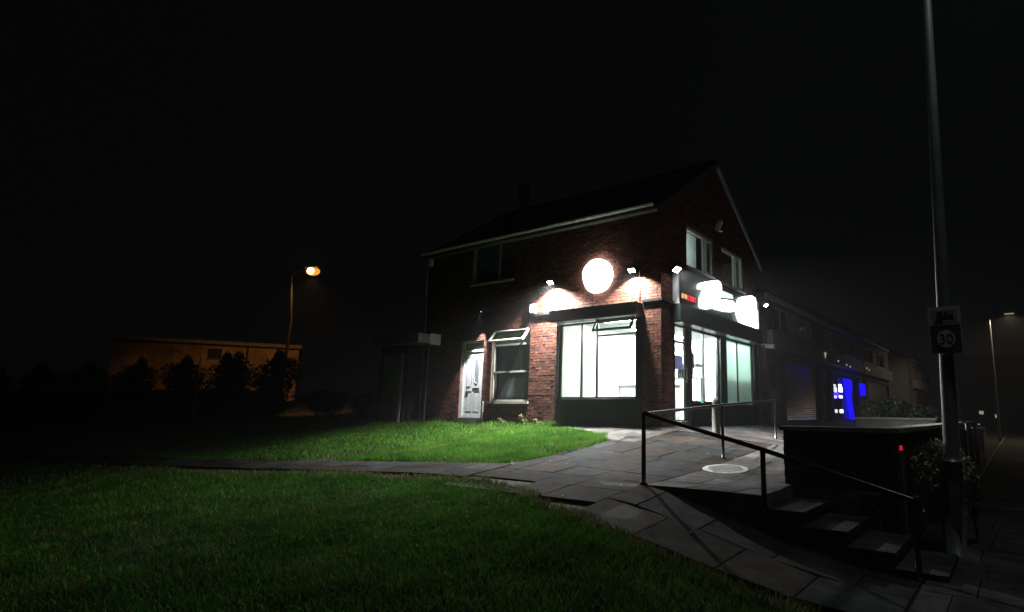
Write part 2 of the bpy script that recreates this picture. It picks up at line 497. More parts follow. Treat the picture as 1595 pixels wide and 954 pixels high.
# ---------------------------------------------------------------- paving: individual slabs
def slab_mesh(corners, top, th=0.05, dz=(0, 0, 0, 0), bev=0.012, hf=Gf):
    cx = sum(c[0] for c in corners) / 4; cy = sum(c[1] for c in corners) / 4
    t0 = [(x, y, hf(x, y) + top + d - 0.006) for (x, y), d in zip(corners, dz)]
    t1 = []
    for (x, y), d in zip(corners, dz):
        L = math.hypot(x - cx, y - cy)
        k = 1 - bev / L
        t1.append((cx + (x - cx) * k, cy + (y - cy) * k, hf(x, y) + top + d))
    b = [(p[0], p[1], p[2] - th) for p in t0]
    vs = b + t0 + t1
    fs = [(0, 3, 2, 1)]
    for i in range(4):
        j = (i + 1) % 4
        fs.append((i, j, 4 + j, 4 + i)); fs.append((4 + i, 4 + j, 8 + j, 8 + i))
    fs.append((8, 9, 10, 11))
    return vs, fs
def slab_col(dark=1.0):  # dark scales the tone per area, in place of the light falling there
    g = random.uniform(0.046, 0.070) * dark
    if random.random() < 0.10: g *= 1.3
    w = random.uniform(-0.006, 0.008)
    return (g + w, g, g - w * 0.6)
def lay_slab(parent, corners, top=0.0, hf=Gf, dark=1.0, jit=0.004, th=0.06, name='paving_slab'):
    mb = MB(); mb.cur = slab_col(dark)
    tilt = [random.uniform(-jit, jit) for _ in range(4)]
    mb.add(*slab_mesh(corners, top, th, tilt, hf=hf))
    return mb.build(name, M['slab'], parent)
def clip_rect_ok(x0, x1, y0, y1, test):
    return test((x0 + x1) / 2, (y0 + y1) / 2)

# base sheet under the slabs (joints): one draped sheet
def draped(name, region, step, dz, m, hf=G):
    mb = MB()
    x0, x1, y0, y1 = region
    nx = max(2, int((x1 - x0) / step) + 1); ny = max(2, int((y1 - y0) / step) + 1)
    X = np.linspace(x0, x1, nx); Y = np.linspace(y0, y1, ny)
    vs = [(float(x), float(y), float(hf(x, y)) + dz) for y in Y for x in X]
    fs = [(j * nx + i, j * nx + i + 1, (j + 1) * nx + i + 1, (j + 1) * nx + i) for j in range(ny - 1) for i in range(nx - 1)]
    mb.add(vs, fs)
    return mb

RAISE_X0, EDGE_Y, STEP_X, WALL_Y = -4.12, 6.65, -2.50, 7.77
def hfore(x, y): return float(fore(x, y))
# footpath (west), its joints show the sandy base
path = kind(draped('footpath', (-6.9, -4.12, 5.75, 12.2), 0.3, -0.02, M['joint']).build('footpath', M['joint']), 'structure')
def path_center(x):
    return np.interp(x, [-30, -13, -8.0, -6.9], [2.2, 5.35, 6.55, 6.7])
def path_half(x): return np.interp(x, [-13, -8, -6.9], [0.34, 0.44, 0.5])
# strip path running off to the left
x = -6.95
mbj = MB()
while x > -27:
    L = 0.62 if x > -16 else 1.4
    xa, xb = x, x - L
    ca, cb, ha, hb = path_center(xa), path_center(xb), path_half(xa), path_half(xb)
    lay_slab(path, [(xb + .006, cb - hb), (xa - .006, ca - ha), (xa - .006, ca - .006), (xb + .006, cb - .006)], dark=.6)  # strip path darkened, weaker light put into its colour
    lay_slab(path, [(xb + .006, cb + .006), (xa - .006, ca + .006), (xa - .006, ca + ha), (xb + .006, cb + hb)], dark=.6)
    x -= L
# forecourt at the corner: courses along x, staggered, wider than deep; the grass overlaps the edges
def in_low(x, y): return bool(inside(np.array([x]), np.array([y]), LOW)[0])
def in_up(x, y): return bool(inside(np.array([x]), np.array([y]), UP)[0])
def course(parent, x0, x1, y0, y1, hf, top=0.0, off=0.0, lo=0.55, hi=0.95, dark=1.0, skip=None):
    x = x0 - off
    g = 0.004
    while x < x1 - 0.03:
        L = random.uniform(lo, hi)
        a, b = max(x, x0), min(x + L, x1)
        if x1 - b < 0.22: b = x1; L = b - x
        if b - a > 0.08 and not (skip and skip((a + b) / 2, (y0 + y1) / 2)):
            lay_slab(parent, [(a + g, y0 + g), (b - g, y0 + g), (b - g, y1 - g), (a + g, y1 - g)], top, hf, dark)
        x += L
y = 5.05
while y < 11.7:
    h = 0.62 if y < 8 else 0.78
    def skip(cx, cy):
        e = 0.42
        return (in_up(cx, cy) and in_up(cx + e, cy)) or in_low(cx, cy + .14) or in_low(cx - .25, cy + .1)
    course(path, -6.9, -4.12, y, y + h, Gf, off=random.uniform(0, 0.5), skip=skip, dark=.48)  # slabs toned down to stand in for dimmer light
    y += h
# paler strip along the foot of the long wall
for k in range(5):
    xa = -9.4 + k * 0.62; xb = xa + 0.62
    s = MB(); s.cur = (0.10, 0.099, 0.095)
    ya = np.interp(xa, [-9.5, -8.2, -7.25, -6.9], [11.45, 10.9, 10.25, 9.9])
    yb = np.interp(xb, [-9.5, -8.2, -7.25, -6.9], [11.45, 10.9, 10.25, 9.9])
    s.add(*slab_mesh([(xa + .006, ya), (xb - .006, yb), (xb - .006, 11.80), (xa + .006, 11.80)], 0.004, 0.06))
    s.build('paving_slab', M['slab'], path)
# ramp going down east beside the steps
ramp = kind(draped('ramp', (-4.12, -0.4, 5.15, EDGE_Y), 0.25, -0.02, M['joint']).build('ramp', M['joint']), 'structure')
y = 4.40
for h in (0.74, 0.76, 0.75):
    course(ramp, -4.12 if y > 5 else -2.0, -0.9, y, y + h, Gf, off=random.uniform(0, .5), lo=0.7, hi=1.05, dark=.62, skip=lambda cx, cy: in_low(cx, cy))  # ramp slabs darkened in place of weaker light
    y += h
# raised forecourt block (retains its own edge towards the ramp)
fb = MB()
def fblock(x0, x1, y0, y1, n=10):
    for k in range(n):
        ya = y0 + (y1 - y0) * k / n; yb = y0 + (y1 - y0) * (k + 1) / n
        top = [(x0, ya, hfore(x0, ya) - .016), (x1, ya, hfore(x1, ya) - .016), (x1, yb, hfore(x1, yb) - .016), (x0, yb, hfore(x0, yb) - .016)]
        fb.hexa([(p[0], p[1], -1.75) for p in top], top)
fblock(-4.12, STEP_X, EDGE_Y + .03, WALL_Y, 3)
fblock(-4.12, -1.45, WALL_Y, 34, 20)
forecourt = kind(fb.build('forecourt', M['concrete']), 'structure')
# slabs of the raised landing
y = EDGE_Y
for k, h in enumerate((0.56, 0.56, 0.62, 0.62, 0.62, 0.7, 0.7, 0.7, 0.8, 0.8)):
    x1 = STEP_X if y < WALL_Y - 0.2 else -2.55
    course(forecourt, -4.12, x1, y, y + h, hfore, off=random.uniform(0, .5), lo=0.62, hi=0.95, dark=1.9)  # landing slabs lightened in place of stronger lamp light
    y += h
YL = y
# forecourt west of the rail, in front of the shop door
gap = MB()
y = 11.74
base2 = draped('forecourt_bed', (XC, -4.12, 11.7, 34), 0.4, -0.016, M['joint'])
kind(base2.build('pavement_bed', M['joint']), 'structure')
bedo = bpy.data.objects['pavement_bed']
for k in range(9):
    h = 0.72
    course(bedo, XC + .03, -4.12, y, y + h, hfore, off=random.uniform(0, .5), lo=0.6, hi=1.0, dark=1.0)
    y += h
# steps
steps = kind(MB().box(STEP_X + .3, -0.72, EDGE_Y + .05, WALL_Y - .01, -1.9, -1.62).build('stone_steps', M['concrete']), 'structure')
for k, z in enumerate((-1.05, -1.2, -1.35, -1.5)):
    a = STEP_X + 0.45 * k; b = a + 0.45
    mb = MB(); mb.cur = slab_col(.8)
    mb.box(a - 0.02, b + 0.02, EDGE_Y, WALL_Y - 0.012, z - 0.06, z)
    tr = mb.build('step_tread', M['slab'], steps)
    mb = MB(); mb.box(a, b - 0.015, EDGE_Y + .03, WALL_Y - .02, -1.8, z - 0.062)
    mb.build('step_riser', M['concrete'], steps)
# east pavement along the street
pv = kind(draped('pavement', (-0.92, 1.6, -6, 60), 1.0, -0.03, M['joint'], hf=lambda x, y: PAVE + 0 * x).build('pavement', M['joint']), 'structure')
y = -2.0
while y < 24:
    h = 0.75 if y < 12 else 1.3
    course(pv, -0.88, 1.55, y, y + h, lambda x, y: PAVE, off=random.uniform(0, .5), lo=0.7, hi=1.0)
    y += h
kb = kind(MB().box(1.6, 1.62, -6, 60, -1.9, -1.60).build('kerb', M['concrete']), 'structure')
y = -4.0
while y < 30:
    MB().box(1.625, 1.75, y, y + 0.9, -1.85, -1.555).build('kerb_stone', M['concrete'], kb); y += 0.912
edging = kind(MB().box(-1.0, -0.93, 9.2, 60, -1.8, -1.535).build('edging_kerb', M['palecon']), 'structure')
rd = MB(); rd.add([(1.752, -40, -1.66), (9.0, -40, -1.66), (9.0, 42, -1.66), (1.752, 42, -1.66)], [(0, 1, 2, 3)])
rd.add([(-60, 42, -1.655), (60, 42, -1.655), (60, 50, -1.655), (-60, 50, -1.655)], [(0, 1, 2, 3)])
kind(rd.build('road', M['road']), 'structure')
mk = MB()
for k in range(18): mk.add([(5.3, -30 + k * 4, -1.652), (5.42, -30 + k * 4, -1.652), (5.42, -28 + k * 4, -1.652), (5.3, -28 + k * 4, -1.652)], [(0, 1, 2, 3)])
kind(mk.build('road_marking', M['signwhite']), 'structure')

# manhole cover
mh = thing('manhole_cover', 'round chequered metal manhole cover set in the paved landing', 'manhole cover', (-3.78, 8.55, hfore(-3.78, 8.55)))
def disc(mb, c, r, z0, z1, n=40):
    vs = [(c[0] + r * math.cos(2 * math.pi * k / n), c[1] + r * math.sin(2 * math.pi * k / n), z0) for k in range(n)]
    vs += [(p[0], p[1], z1) for p in vs]
    fs = [tuple(reversed(range(n))), tuple(range(n, 2 * n))] + [(k, (k + 1) % n, n + (k + 1) % n, n + k) for k in range(n)]
    mb.add(vs, fs)
zc = hfore(-3.78, 8.55) + .008
slope = Matrix.Rotation(0, 3, 'X')
mb = MB(); disc(mb, (-3.78, 8.55), 0.30, zc - .03, zc + .014); cov = mb.build('cover', M['ironlid'], mh)
mb = MB()
n = 40
for k in range(n):
    a, b = 2 * math.pi * k / n, 2 * math.pi * (k + 1) / n
    P = lambda t, r, z: (-3.78 + r * math.cos(t), 8.55 + r * math.sin(t), z)
    mb.hexa([P(a, .305, zc - .03), P(b, .305, zc - .03), P(b, .345, zc - .03), P(a, .345, zc - .03)],
            [P(a, .305, zc + .012), P(b, .305, zc + .012), P(b, .345, zc + .012), P(a, .345, zc + .012)])
fixn(mb.build('frame', M['steel'], mh))
mb = MB()
for i in range(-6, 7):
    for j in range(-6, 7):
        x, y = i * 0.044, j * 0.044
        if math.hypot(x, y) < 0.275:
            a = math.pi / 4 if (i + j) % 2 else -math.pi / 4
            mb.obox((-3.78 + x, 8.55 + y, zc + .017), (0.034, 0.012, 0.008), (0, 0, a))
mb.build('chequer_plate', M['ironlid'], cov)
mh.rotation_euler = (math.radians(6.0), math.radians(2.0), 0)

# ---------------------------------------------------------------- brickwork helper
BR = dict(L=0.225, H=0.075, j=0.010)
def brick_col():
    t = random.random()
    c = [(0.105, 0.042, 0.029), (0.085, 0.034, 0.025), (0.128, 0.054, 0.036), (0.066, 0.031, 0.025), (0.115, 0.05, 0.038)][int(t * 5) % 5]
    k = random.uniform(0.8, 1.2)
    return tuple(v * k for v in c)
def bricks(fmap, z0, z1, spans, holes, w=0.013, H=0.075, Lh=0.225):
    """spans(z) -> list of (u0,u1); holes (u0,u1,z0,z1)"""
    mb = MB(fmap)
    z, row = z0, 0
    while z < z1 - 0.02:
        za, zb = z + 0.005, min(z + H - 0.005, z1)
        iv = list(spans((za + zb) / 2))
        for (h0, h1, hz0, hz1) in holes:
            if za < hz1 and zb > hz0:
                nv = []
                for a, b in iv:
                    if h1 <= a or h0 >= b: nv.append((a, b))
                    else:
                        if h0 > a: nv.append((a, h0))
                        if h1 < b: nv.append((h1, b))
                iv = nv
        for a, b in iv:
            k = math.floor(a / Lh) - 1
            u = k * Lh + (Lh / 2 if row % 2 else 0)
            while u < b:
                p, q = max(u + 0.005, a), min(u + Lh - 0.005, b)
                if q - p > 0.02:
                    mb.cur = brick_col()
                    ww = w + random.uniform(-0.003, 0.003)
                    mb.add([(p, 0.0, za), (q, 0.0, za), (q, ww, za), (p, ww, za), (p, 0.0, zb), (q, 0.0, zb), (q, ww, zb), (p, ww, zb)],
                           [f for i, f in enumerate(CUBE) if i != 2])
                u += Lh
        z += H; row += 1
    return mb
def holed_wall(fmap, u0, u1, z0, z1, holes, w0, w1):
    us = sorted({u0, u1, *[h[0] for h in holes], *[h[1] for h in holes]})
    zs = sorted({z0, z1, *[h[2] for h in holes], *[h[3] for h in holes]})
    us = [u for u in us if u0 <= u <= u1]; zs = [z for z in zs if z0 <= z <= z1]
    def solid(i, j):
        if i < 0 or j < 0 or i >= len(us) - 1 or j >= len(zs) - 1: return False
        cu, cz = (us[i] + us[i + 1]) / 2, (zs[j] + zs[j + 1]) / 2
        return not any(h[0] < cu < h[1] and h[2] < cz < h[3] for h in holes)
    mb = MB(fmap)
    for i in range(len(us) - 1):
        for j in range(len(zs) - 1):
            if not solid(i, j): continue
            a, b, c, d = us[i], us[i + 1], zs[j], zs[j + 1]
            V = [(a, w0, c), (b, w0, c), (b, w1, c), (a, w1, c), (a, w0, d), (b, w0, d), (b, w1, d), (a, w1, d)]
            F = [CUBE[2], CUBE[4]]
            if not solid(i, j - 1): F.append(CUBE[0])
            if not solid(i, j + 1): F.append(CUBE[1])
            if not solid(i + 1, j): F.append(CUBE[3])
            if not solid(i - 1, j): F.append(CUBE[5])
            mb.add(V, F)
    return mb

# ---------------------------------------------------------------- the corner shop
shop = thing('corner_shop', 'two storey brick corner takeaway with brightly lit shop windows and gable end', 'shop building', (-10, 14.5, -0.31))
XW, YE = -15.6, 18.12                                   # west end, rear of the gable
EAVE, RIDGE, YR = 5.02, 7.22, 14.97
BW = (-9.93, -7.44, -0.40, 2.40)                        # shopfront opening on the long wall
SW = (-12.40, -10.93, 0.27, 2.30)                       # tall window beside it
HD = (-13.70, -12.74, -0.40, 2.06)                      # house door
UW = (-13.42, -11.68, 3.78, 5.0)                        # upstairs window
GS = (12.40, 17.78, -0.40, 2.42)                        # shopfront opening on the gable
G1 = (13.16, 14.84, 3.80, 4.88)
G2 = (15.38, 17.06, 3.76, 4.86)
fh = [BW, SW, HD, UW]; gh = [GS, G1, G2]
mb = holed_wall(ffront, XW, XC - 0.013, -0.7, EAVE, fh, -0.24, 0.0)
mb.build('front_wall', M['mortar'], shop)
mb = holed_wall(fgable, YC + 0.24, YE, -0.7, EAVE, gh, -0.24, 0.0)
mb.poly([(YC + .01, EAVE), (YE, EAVE), (YR, RIDGE - 0.06)], -0.24, 0.0)
fixn(mb.build('gable_wall', M['mortar'], shop))
MB().box(XW, XW + .2, YC + .24, YE, -0.7, EAVE).build('west_wall', M['mortar'], shop)
MB().box(XW, XC - .24, YE - .2, YE, -0.7, EAVE).build('rear_wall', M['mortar'], shop)
kind(bricks(ffront, -0.46, EAVE - 0.03, lambda z: [(XW, XC + 0.012)], fh).build('brickwork', M['brick'], shop), 'stuff')
def gspan(z):
    if z < EAVE: return [(YC + 0.002, YE)]
    t = (z - EAVE) / (RIDGE - 0.1 - EAVE)
    a, b = YC + (YR - YC) * t, YE - (YE - YR) * t
    return [(a, b)] if b > a + .05 else []
kind(bricks(fgable, -0.46, RIDGE - 0.15, gspan, gh).build('brickwork', M['brick'], shop), 'stuff')
# roof
def roof_slope(mb, x0, x1, ya, za, yb, zb, th):
    mb.hexa([(x0, ya, za), (x1, ya, za), (x1, yb, zb), (x0, yb, zb)], [(x0, ya, za + th), (x1, ya, za + th), (x1, yb, zb + th), (x0, yb, zb + th)])
sl = (RIDGE - EAVE) / (YR - YC)
mb = MB()
roof_slope(mb, XW - .1, XC + .12, YC - .26, EAVE - .26 * sl + .06, YR, RIDGE + .06, 0.05)
roof_slope(mb, XW - .1, XC + .12, YE + .26, EAVE - .26 * sl + .06, YR, RIDGE + .06, 0.05)
rf = fixn(mb.build('roof', M['roof'], shop))
mb = MB()
ncourse = 17
for side in (0, 1):
    y0 = YC - .30 if side == 0 else YE + .30
    for k in range(ncourse):
        t0, t1 = k / ncourse, (k + 1.15) / ncourse
        ya = y0 + (YR - y0) * t0; yb = y0 + (YR - y0) * min(t1, 1)
        zf = lambda y: (EAVE + (y - YC) * sl) if side == 0 else (EAVE + (YE - y) * sl)
        nt_ = 44
        for i in range(nt_):
            xa = XW - .1 + (XC + .12 - XW + .1) * i / nt_; xb = XW - .1 + (XC + .12 - XW + .1) * (i + 1) / nt_ - .008
            dz = random.uniform(0, .006)
            za, zb = zf(ya) + .128 + dz, zf(yb) + .108
            mb.add([(xa, ya, za), (xb, ya, za), (xb, yb, zb), (xa, yb, zb), (xa, ya, za - .02), (xb, ya, za - .02)], [(0, 1, 2, 3), (4, 5, 1, 0)] if side == 0 else [(3, 2, 1, 0), (0, 1, 5, 4)])
kind(mb.build('roof_tile', M['roof'], rf), 'stuff')
for k in range(20):
    xa = XW - .1 + k * 0.451
    mb = MB(); pts = [(xa, YR, RIDGE + .10), (xa + .44, YR, RIDGE + .10)]
    mb.tube(pts, 0.11, 8); mb.build('ridge_tile', M['roof'], rf)
MB().box(XW, XC - .01, YC - .24, YC - .215, EAVE - .09, EAVE + .02).build('eaves_fascia', M['darkwood'], shop)
MB().box(XW, XC - .01, YC - .214, YC - .015, EAVE - .135, EAVE - .125).build('soffit', M['darkwood'], shop)
mb = MB()
ng = 6
pp = []
for xg in (XW, XC - .02):
    ring = [(xg, YC - .30 + .055 * math.cos(math.pi + math.pi * k / ng), EAVE - .02 + .06 * math.sin(math.pi + math.pi * k / ng)) for k in range(ng + 1)]
    pp.append(ring)
mb.add(pp[0] + pp[1], [(k, k + 1, ng + 2 + k, ng + 1 + k) for k in range(ng)])
mb.box(XW, XC - .02, YC - .358, YC - .352, EAVE - .03, EAVE - .012)
gut = mb.build('gutter', M['upvcdim'], shop)
for k in range(9):
    xg = XC - .3 - k * 1.05
    MB().box(xg, xg + .03, YC - .362, YC - .242, EAVE - .085, EAVE - .01).build('gutter_bracket', M['upvcdim'], gut)
for s in (0, 1):
    ya, yb = (YC - .3, YR) if s == 0 else (YE + .3, YR)
    zf = EAVE - .3 * sl
    mb = MB()
    mb.hexa([(XC + .10, ya, zf - .10), (XC + .135, ya, zf - .10), (XC + .135, yb, RIDGE - .10), (XC + .10, yb, RIDGE - .10)],
            [(XC + .10, ya, zf + .10), (XC + .135, ya, zf + .10), (XC + .135, yb, RIDGE + .10), (XC + .10, yb, RIDGE + .10)])
    fixn(mb.build('bargeboard', M['upvcdim'] if s else M['darkwood'], shop))

def bar_rect(mb, u0, u1, z0, z1, w0, w1, t):
    mb.box(u0, u1, w0, w1, z0, z0 + t); mb.box(u0, u1, w0, w1, z1 - t, z1)
    mb.box(u0, u0 + t, w0, w1, z0 + t, z1 - t); mb.box(u1 - t, u1, w0, w1, z0 + t, z1 - t)
def window(root, fmap, u0, u1, z0, z1, fm, muls=(), trans=(), t=0.06, w0=-0.12, w1=-0.05, sill=True, panes=None, name='window', sash=()):
    mb = MB(fmap); bar_rect(mb, u0, u1, z0, z1, w0, w1, t)
    us = [u0 + t] + [m for m in muls] + [u1 - t]
    for m_ in muls: mb.box(m_ - t / 2, m_ + t / 2, w0 + .004, w1 - .004, z0 + t, z1 - t)
    fr = mb.build(name, fm, root)
    k = 0
    for i in range(len(us) - 1):
        a = us[i] + (t / 2 if i else 0); b = us[i + 1] - (t / 2 if i + 1 < len(us) - 1 else 0)
        gm = panes[i] if panes else M['glass']
        MB(fmap).box(a, b, (w0 + w1) / 2 - .004, (w0 + w1) / 2 + .004, z0 + t, z1 - t).build('pane', gm, fr)
        if i in sash:
            m2 = MB(fmap); bar_rect(m2, a + .004, b - .004, z0 + t + .004, z1 - t - .004, w1 + .001, w1 + .028, .05); m2.build('sash', fm, fr)
    for z_ in trans:
        MB(fmap).box(u0 + t, u1 - t, w0 + .006, w1 + .004, z_ - .025, z_ + .025).build('glazing_bar', fm, fr)
    if sill:
        MB(fmap).box(u0 - .03, u1 + .03, w0, .06, z0 - .06, z0 - .001).build('sill', M['upvcdim'], fr)
    return fr

# --- shopfront on the long wall
MB(ffront).box(BW[0], BW[1], -.12, .02, -.40, .33).build('stall_riser', M['green'], shop)
for a, b in ((BW[0] - .02, BW[0] + .05), (BW[1] - .02, BW[1] + .15)):
    MB(ffront).box(a, b, -.10, .045, -.40, 2.36).build('pilaster', M['green'], shop)
window(shop, ffront, -9.88, -7.46, 0.335, 2.30, M['alu'], muls=(-9.17, -8.69), t=0.05, sill=False, name='shop_window', panes=[M['frostw'], M['glass'], M['glass']])
# top-hung light, pushed open
def top_hung(root, fmap, u0, u1, ztop, h, ang, fm, t=0.05, w=0.0, glass=M['glass'], label=None):
    ca, sa = math.cos(ang), math.sin(ang)
    f2 = lambda u, ww, z: fmap(u, w + ww * ca + (ztop - z) * sa, ztop - (ztop - z) * ca + ww * sa)
    mb = MB(f2); mb.flip = True
    bar_rect(mb, u0, u1, ztop - h, ztop, 0, 0.045, t)
    fr = mb.build('opening_light', fm, root)
    mb = MB(f2); mb.flip = True
    mb.box(u0 + t, u1 - t, .018, .026, ztop - h + t, ztop - t); mb.build('pane', glass, fr)
    return fr
top_hung(shop, ffront, -8.66, -7.50, 2.30, 0.36, math.radians(32), M['alu'])
MB(ffront).box(-8.66, -7.52, -.115, -.055, 1.90, 1.945).build('glazing_bar', M['upvc'], shop)
sb = MB(ffront); sb.box(-9.98, -7.28, 0.016, .34, 2.33, 2.62)
sbo = sb.build('shutter_box', M['green'], shop)
MB(ffront).box(-9.92, -7.33, .02, .33, 2.305, 2.329).build('shutter_rail', M['stainless'], sbo)
# --- gable shopfront: door, two windows
fm = M['alu']
MB(fgable).box(12.40, 12.47, -.12, .02, -.40, 2.33).build('pilaster', M['green'], shop)
MB(fgable).box(13.16, 13.46, -.12, -.02, -.40, 2.18).build('door_post', M['alu'], shop)
MB(fgable).box(15.14, 15.56, -.12, .03, -.40, 2.33).build('pilaster', M['green'], shop)
MB(fgable).box(17.70, 18.00, -.12, .03, -.40, 2.33).build('pilaster', M['green'], shop)
MB(fgable).box(12.47, 17.70, -.12, .0, 2.18, 2.42).build('shopfront_head', M['green'], shop)
MB(fgable).box(13.46, 15.14, -.12, .0, -.40, .27).build('stall_riser', M['green'], shop)
MB(fgable).box(15.56, 17.70, -.12, .0, -.40, .24).build('stall_riser', M['green'], shop)
window(shop, fgable, 13.46, 15.14, .272, 2.178, fm, muls=(14.24,), t=.05, sill=False, name='shop_window')
window(shop, fgable, 15.56, 17.70, .242, 2.178, fm, muls=(16.55,), t=.05, sill=False, name='shop_window', panes=[M['frost'], M['frost']])
dr = MB(fgable); bar_rect(dr, 12.475, 13.155, -.19, 2.17, -.10, -.04, .035); dr.box(12.51, 13.12, -.09, -.045, 1.73, 1.77)
dro = dr.build('shop_door', M['alu'], shop)
MB(fgable).box(12.51, 13.12, -.074, -.066, -.155, 1.73).build('pane', M['glass'], dro)
MB(fgable).box(12.51, 13.12, -.074, -.066, 1.77, 2.135).build('pane', M['glass'], dro)
mb = MB(fgable); mb.tube([(13.10, .02, .75), (13.10, .02, 1.15)], .014, 8); mb.tube([(13.10, -.04, .78), (13.10, .02, .78)], .01, 6); mb.tube([(13.10, -.04, 1.12), (13.10, .02, 1.12)], .01, 6)
mb.build('handle', M['stainless'], dro)
MB(fgable).box(12.46, 13.16, -.24, .06, -.40, -.20).build('doorstep', M['palecon'], shop)
sb = MB(fgable); sb.box(12.24, 17.76, .016, .30, 2.20, 2.62)
sbo = sb.build('shutter_box', M['green'], shop)
MB(fgable).box(12.30, 17.7, .02, .29, 2.175, 2.199).build('shutter_rail', M['stainless'], sbo)
# dark string course of cable trunking round the corner
MB(ffront).box(-7.28, XC - .0, .016, .07, 2.64, 2.70).build('cable_trunking', M['black'], shop)
MB(ffront).box(-10.75, -9.99, .016, .07, 2.60, 2.66).build('cable_trunking', M['black'], shop)
MB(fgable).box(YC - .07, 12.37, .016, .07, 2.64, 2.70).build('cable_trunking', M['black'], shop)
for k in range(5):
    a = -10.75 - k * 0
# tall window beside the shopfront, top light pushed open
wn = window(shop, ffront, SW[0], SW[1], SW[2], SW[3], M['upvcdim'], trans=(1.87, 1.10), t=.055, name='window')
top_hung(shop, ffront, SW[0] + .06, SW[1] - .06, SW[3] - .03, .42, math.radians(38), M['upvc'], t=.045, w=-.04)
MB(ffront).box(-12.34, -10.99, -.135, -.128, 1.90, 2.24).build('roller_blind', M['blindlit'], wn)
# room behind it
rb = MB(ffront)
rb.box(-12.7, -10.6, -1.3, -1.26, .0, 2.5); rb.box(-12.74, -12.7, -1.3, -.245, 0, 2.5); rb.box(-10.6, -10.56, -1.3, -.245, 0, 2.5); rb.box(-12.7, -10.6, -1.26, -.245, 2.46, 2.5); rb.box(-12.7, -10.6, -1.26, -.245, 0, .04)
rb.build('room_lining', M['room'], shop)
MB(ffront).box(-12.36, -10.97, -.262, -.25, .30, 1.87).build('grey_curtain', M['blind'], wn)
for pts in ([(-12.04, .36), (-11.31, .36), (-11.31, .94), (-11.76, .94)], [(-11.83, 1.14), (-11.41, 1.14), (-11.43, 1.78), (-11.54, 1.80)]):
    fixn(MB(ffront).poly(pts, -.248, -.24).build('net_curtain', M['net'], wn))  # pale shapes stand in for reflections in the window glass
# house door with oval light
hd = MB(ffront); hd.box(HD[0], HD[1], -.16, -.08, 1.74, 1.80); bar_rect(hd, HD[0], HD[1], -.19, HD[3], -.16, -.08, .055)
hdo = hd.build('house_door', M['upvc'], shop)
MB(ffront).box(HD[0] + .055, HD[1] - .055, -.125, -.115, 1.80, HD[3] - .055).build('fanlight', M['obscure'], hdo)
a0, a1 = HD[0] + .06, HD[1] - .06
MB(ffront).box(a0, a1, -.15, -.11, -.13, 1.735).build('door_leaf', M['upvc'], hdo)
lf = bpy.data.objects['door_leaf']
def ridge_loop(pts, wid=.012, w=-.108):
    mb = MB(ffront); mb.tube([(u, w, z) for u, z in pts] + [(pts[0][0], w, pts[0][1])], wid, 6, cap=False); return mb
ow, oh, oc = .115, .36, (-13.12, 1.16)
el = [(oc[0] + ow * math.cos(t), oc[1] + oh * math.sin(t)) for t in np.linspace(0, 2 * math.pi, 24, endpoint=False)]
MB(ffront).poly(el, -.112, -.104).build('oval_pane', M['obscure'], hdo)
ridge_loop(el, .016).build('oval_trim', M['upvc'], hdo)
for u0_, u1_ in ((-13.52, -13.30), (-13.20, -12.96)):
    ridge_loop([(u0_, .0), (u1_, .0), (u1_, .58), (u0_, .58)], .010).build('door_panel', M['grey'], hdo)
ridge_loop([(-13.52, .72), (-13.36, .72), (-13.30, .85), (-13.32, 1.2), (-13.40, 1.58), (-13.52, 1.58)], .010).build('door_panel', M['grey'], hdo)
MB(ffront).box(-13.26, -12.98, -.109, -.098, .62, .67).build('letterbox', M['brass'], hdo)
mb = MB(ffront); mb.tube([(-13.50, -.07, .66), (-13.38, -.07, .66)], .012, 6); mb.tube([(-13.50, -.11, .66), (-13.50, -.07, .66)], .014, 6); mb.build('handle', M['darkbox'], hdo)
MB(ffront).box(HD[0] - .05, HD[1] + .05, -.24, .12, -.42, -.20).build('doorstep', M['concrete'], shop)
mb = MB(ffront); mb.tube([(-12.62, .05, -.35), (-12.62, .05, .28)], .02, 8); mb.build('gas_pipe', M['upvcdim'], shop)
# upstairs windows
window(shop, ffront, UW[0], UW[1], UW[2], 4.995, M['upvcdim'], muls=(-12.33,), t=.05)
wg = window(shop, fgable, G1[0], G1[1], G1[2], G1[3], M['upvc'], muls=(14.32,), t=.05, sash=(1,))
cm = MB(fgable)
cp = [(13.17 + k * .022, -.195 + .02 * math.sin(k * 1.25) + .006 * math.sin(k * .6)) for k in range(44)]
cm.add([(u, w, 3.84) for u, w in cp] + [(u, w, 4.84) for u, w in cp], [(k, k + 1, 45 + k, 44 + k) for k in range(43)])
cm.build('curtain', M['curtain'], wg, True)
MB(fgable).box(14.12, 14.80, -.22, -.205, 3.85, 4.83).build('net_curtain', M['blind'], wg)
window(shop, fgable, G2[0], G2[1], G2[2], G2[3], M['upvc'], muls=(16.47,), t=.05, sash=(1,))
mb = MB(fgable); mb.box(12.9, 17.2, -1.6, -1.56, 3.2, 5.0); mb.box(12.9, 17.2, -1.56, -.245, 3.2, 3.24); mb.build('room_lining', M['room'], shop)
mb = MB(ffront); mb.box(-13.8, -11.3, -1.6, -1.56, 3.2, 5.0); mb.box(-13.8, -11.3, -1.56, -.245, 3.2, 3.24); mb.build('room_lining', M['room'], shop)
cr = thing('ceiling_lamp', 'dim lamp in the upstairs room behind the pale curtain of the gable window', 'ceiling lamp', fgable(13.5, -1.0, 4.7))
mb = MB(fgable); mb.tube([(13.5, -1.0, 4.98), (13.5, -1.0, 4.72)], .01, 6); mb.build('flex', M['upvc'], cr)
mb = MB(fgable); mb.tube([(13.5, -1.0, 4.72), (13.5, -1.0, 4.66), (13.5, -1.0, 4.60)], [.02, .05, .02], 10); mb.build('bulb', M['e_dim'], cr)
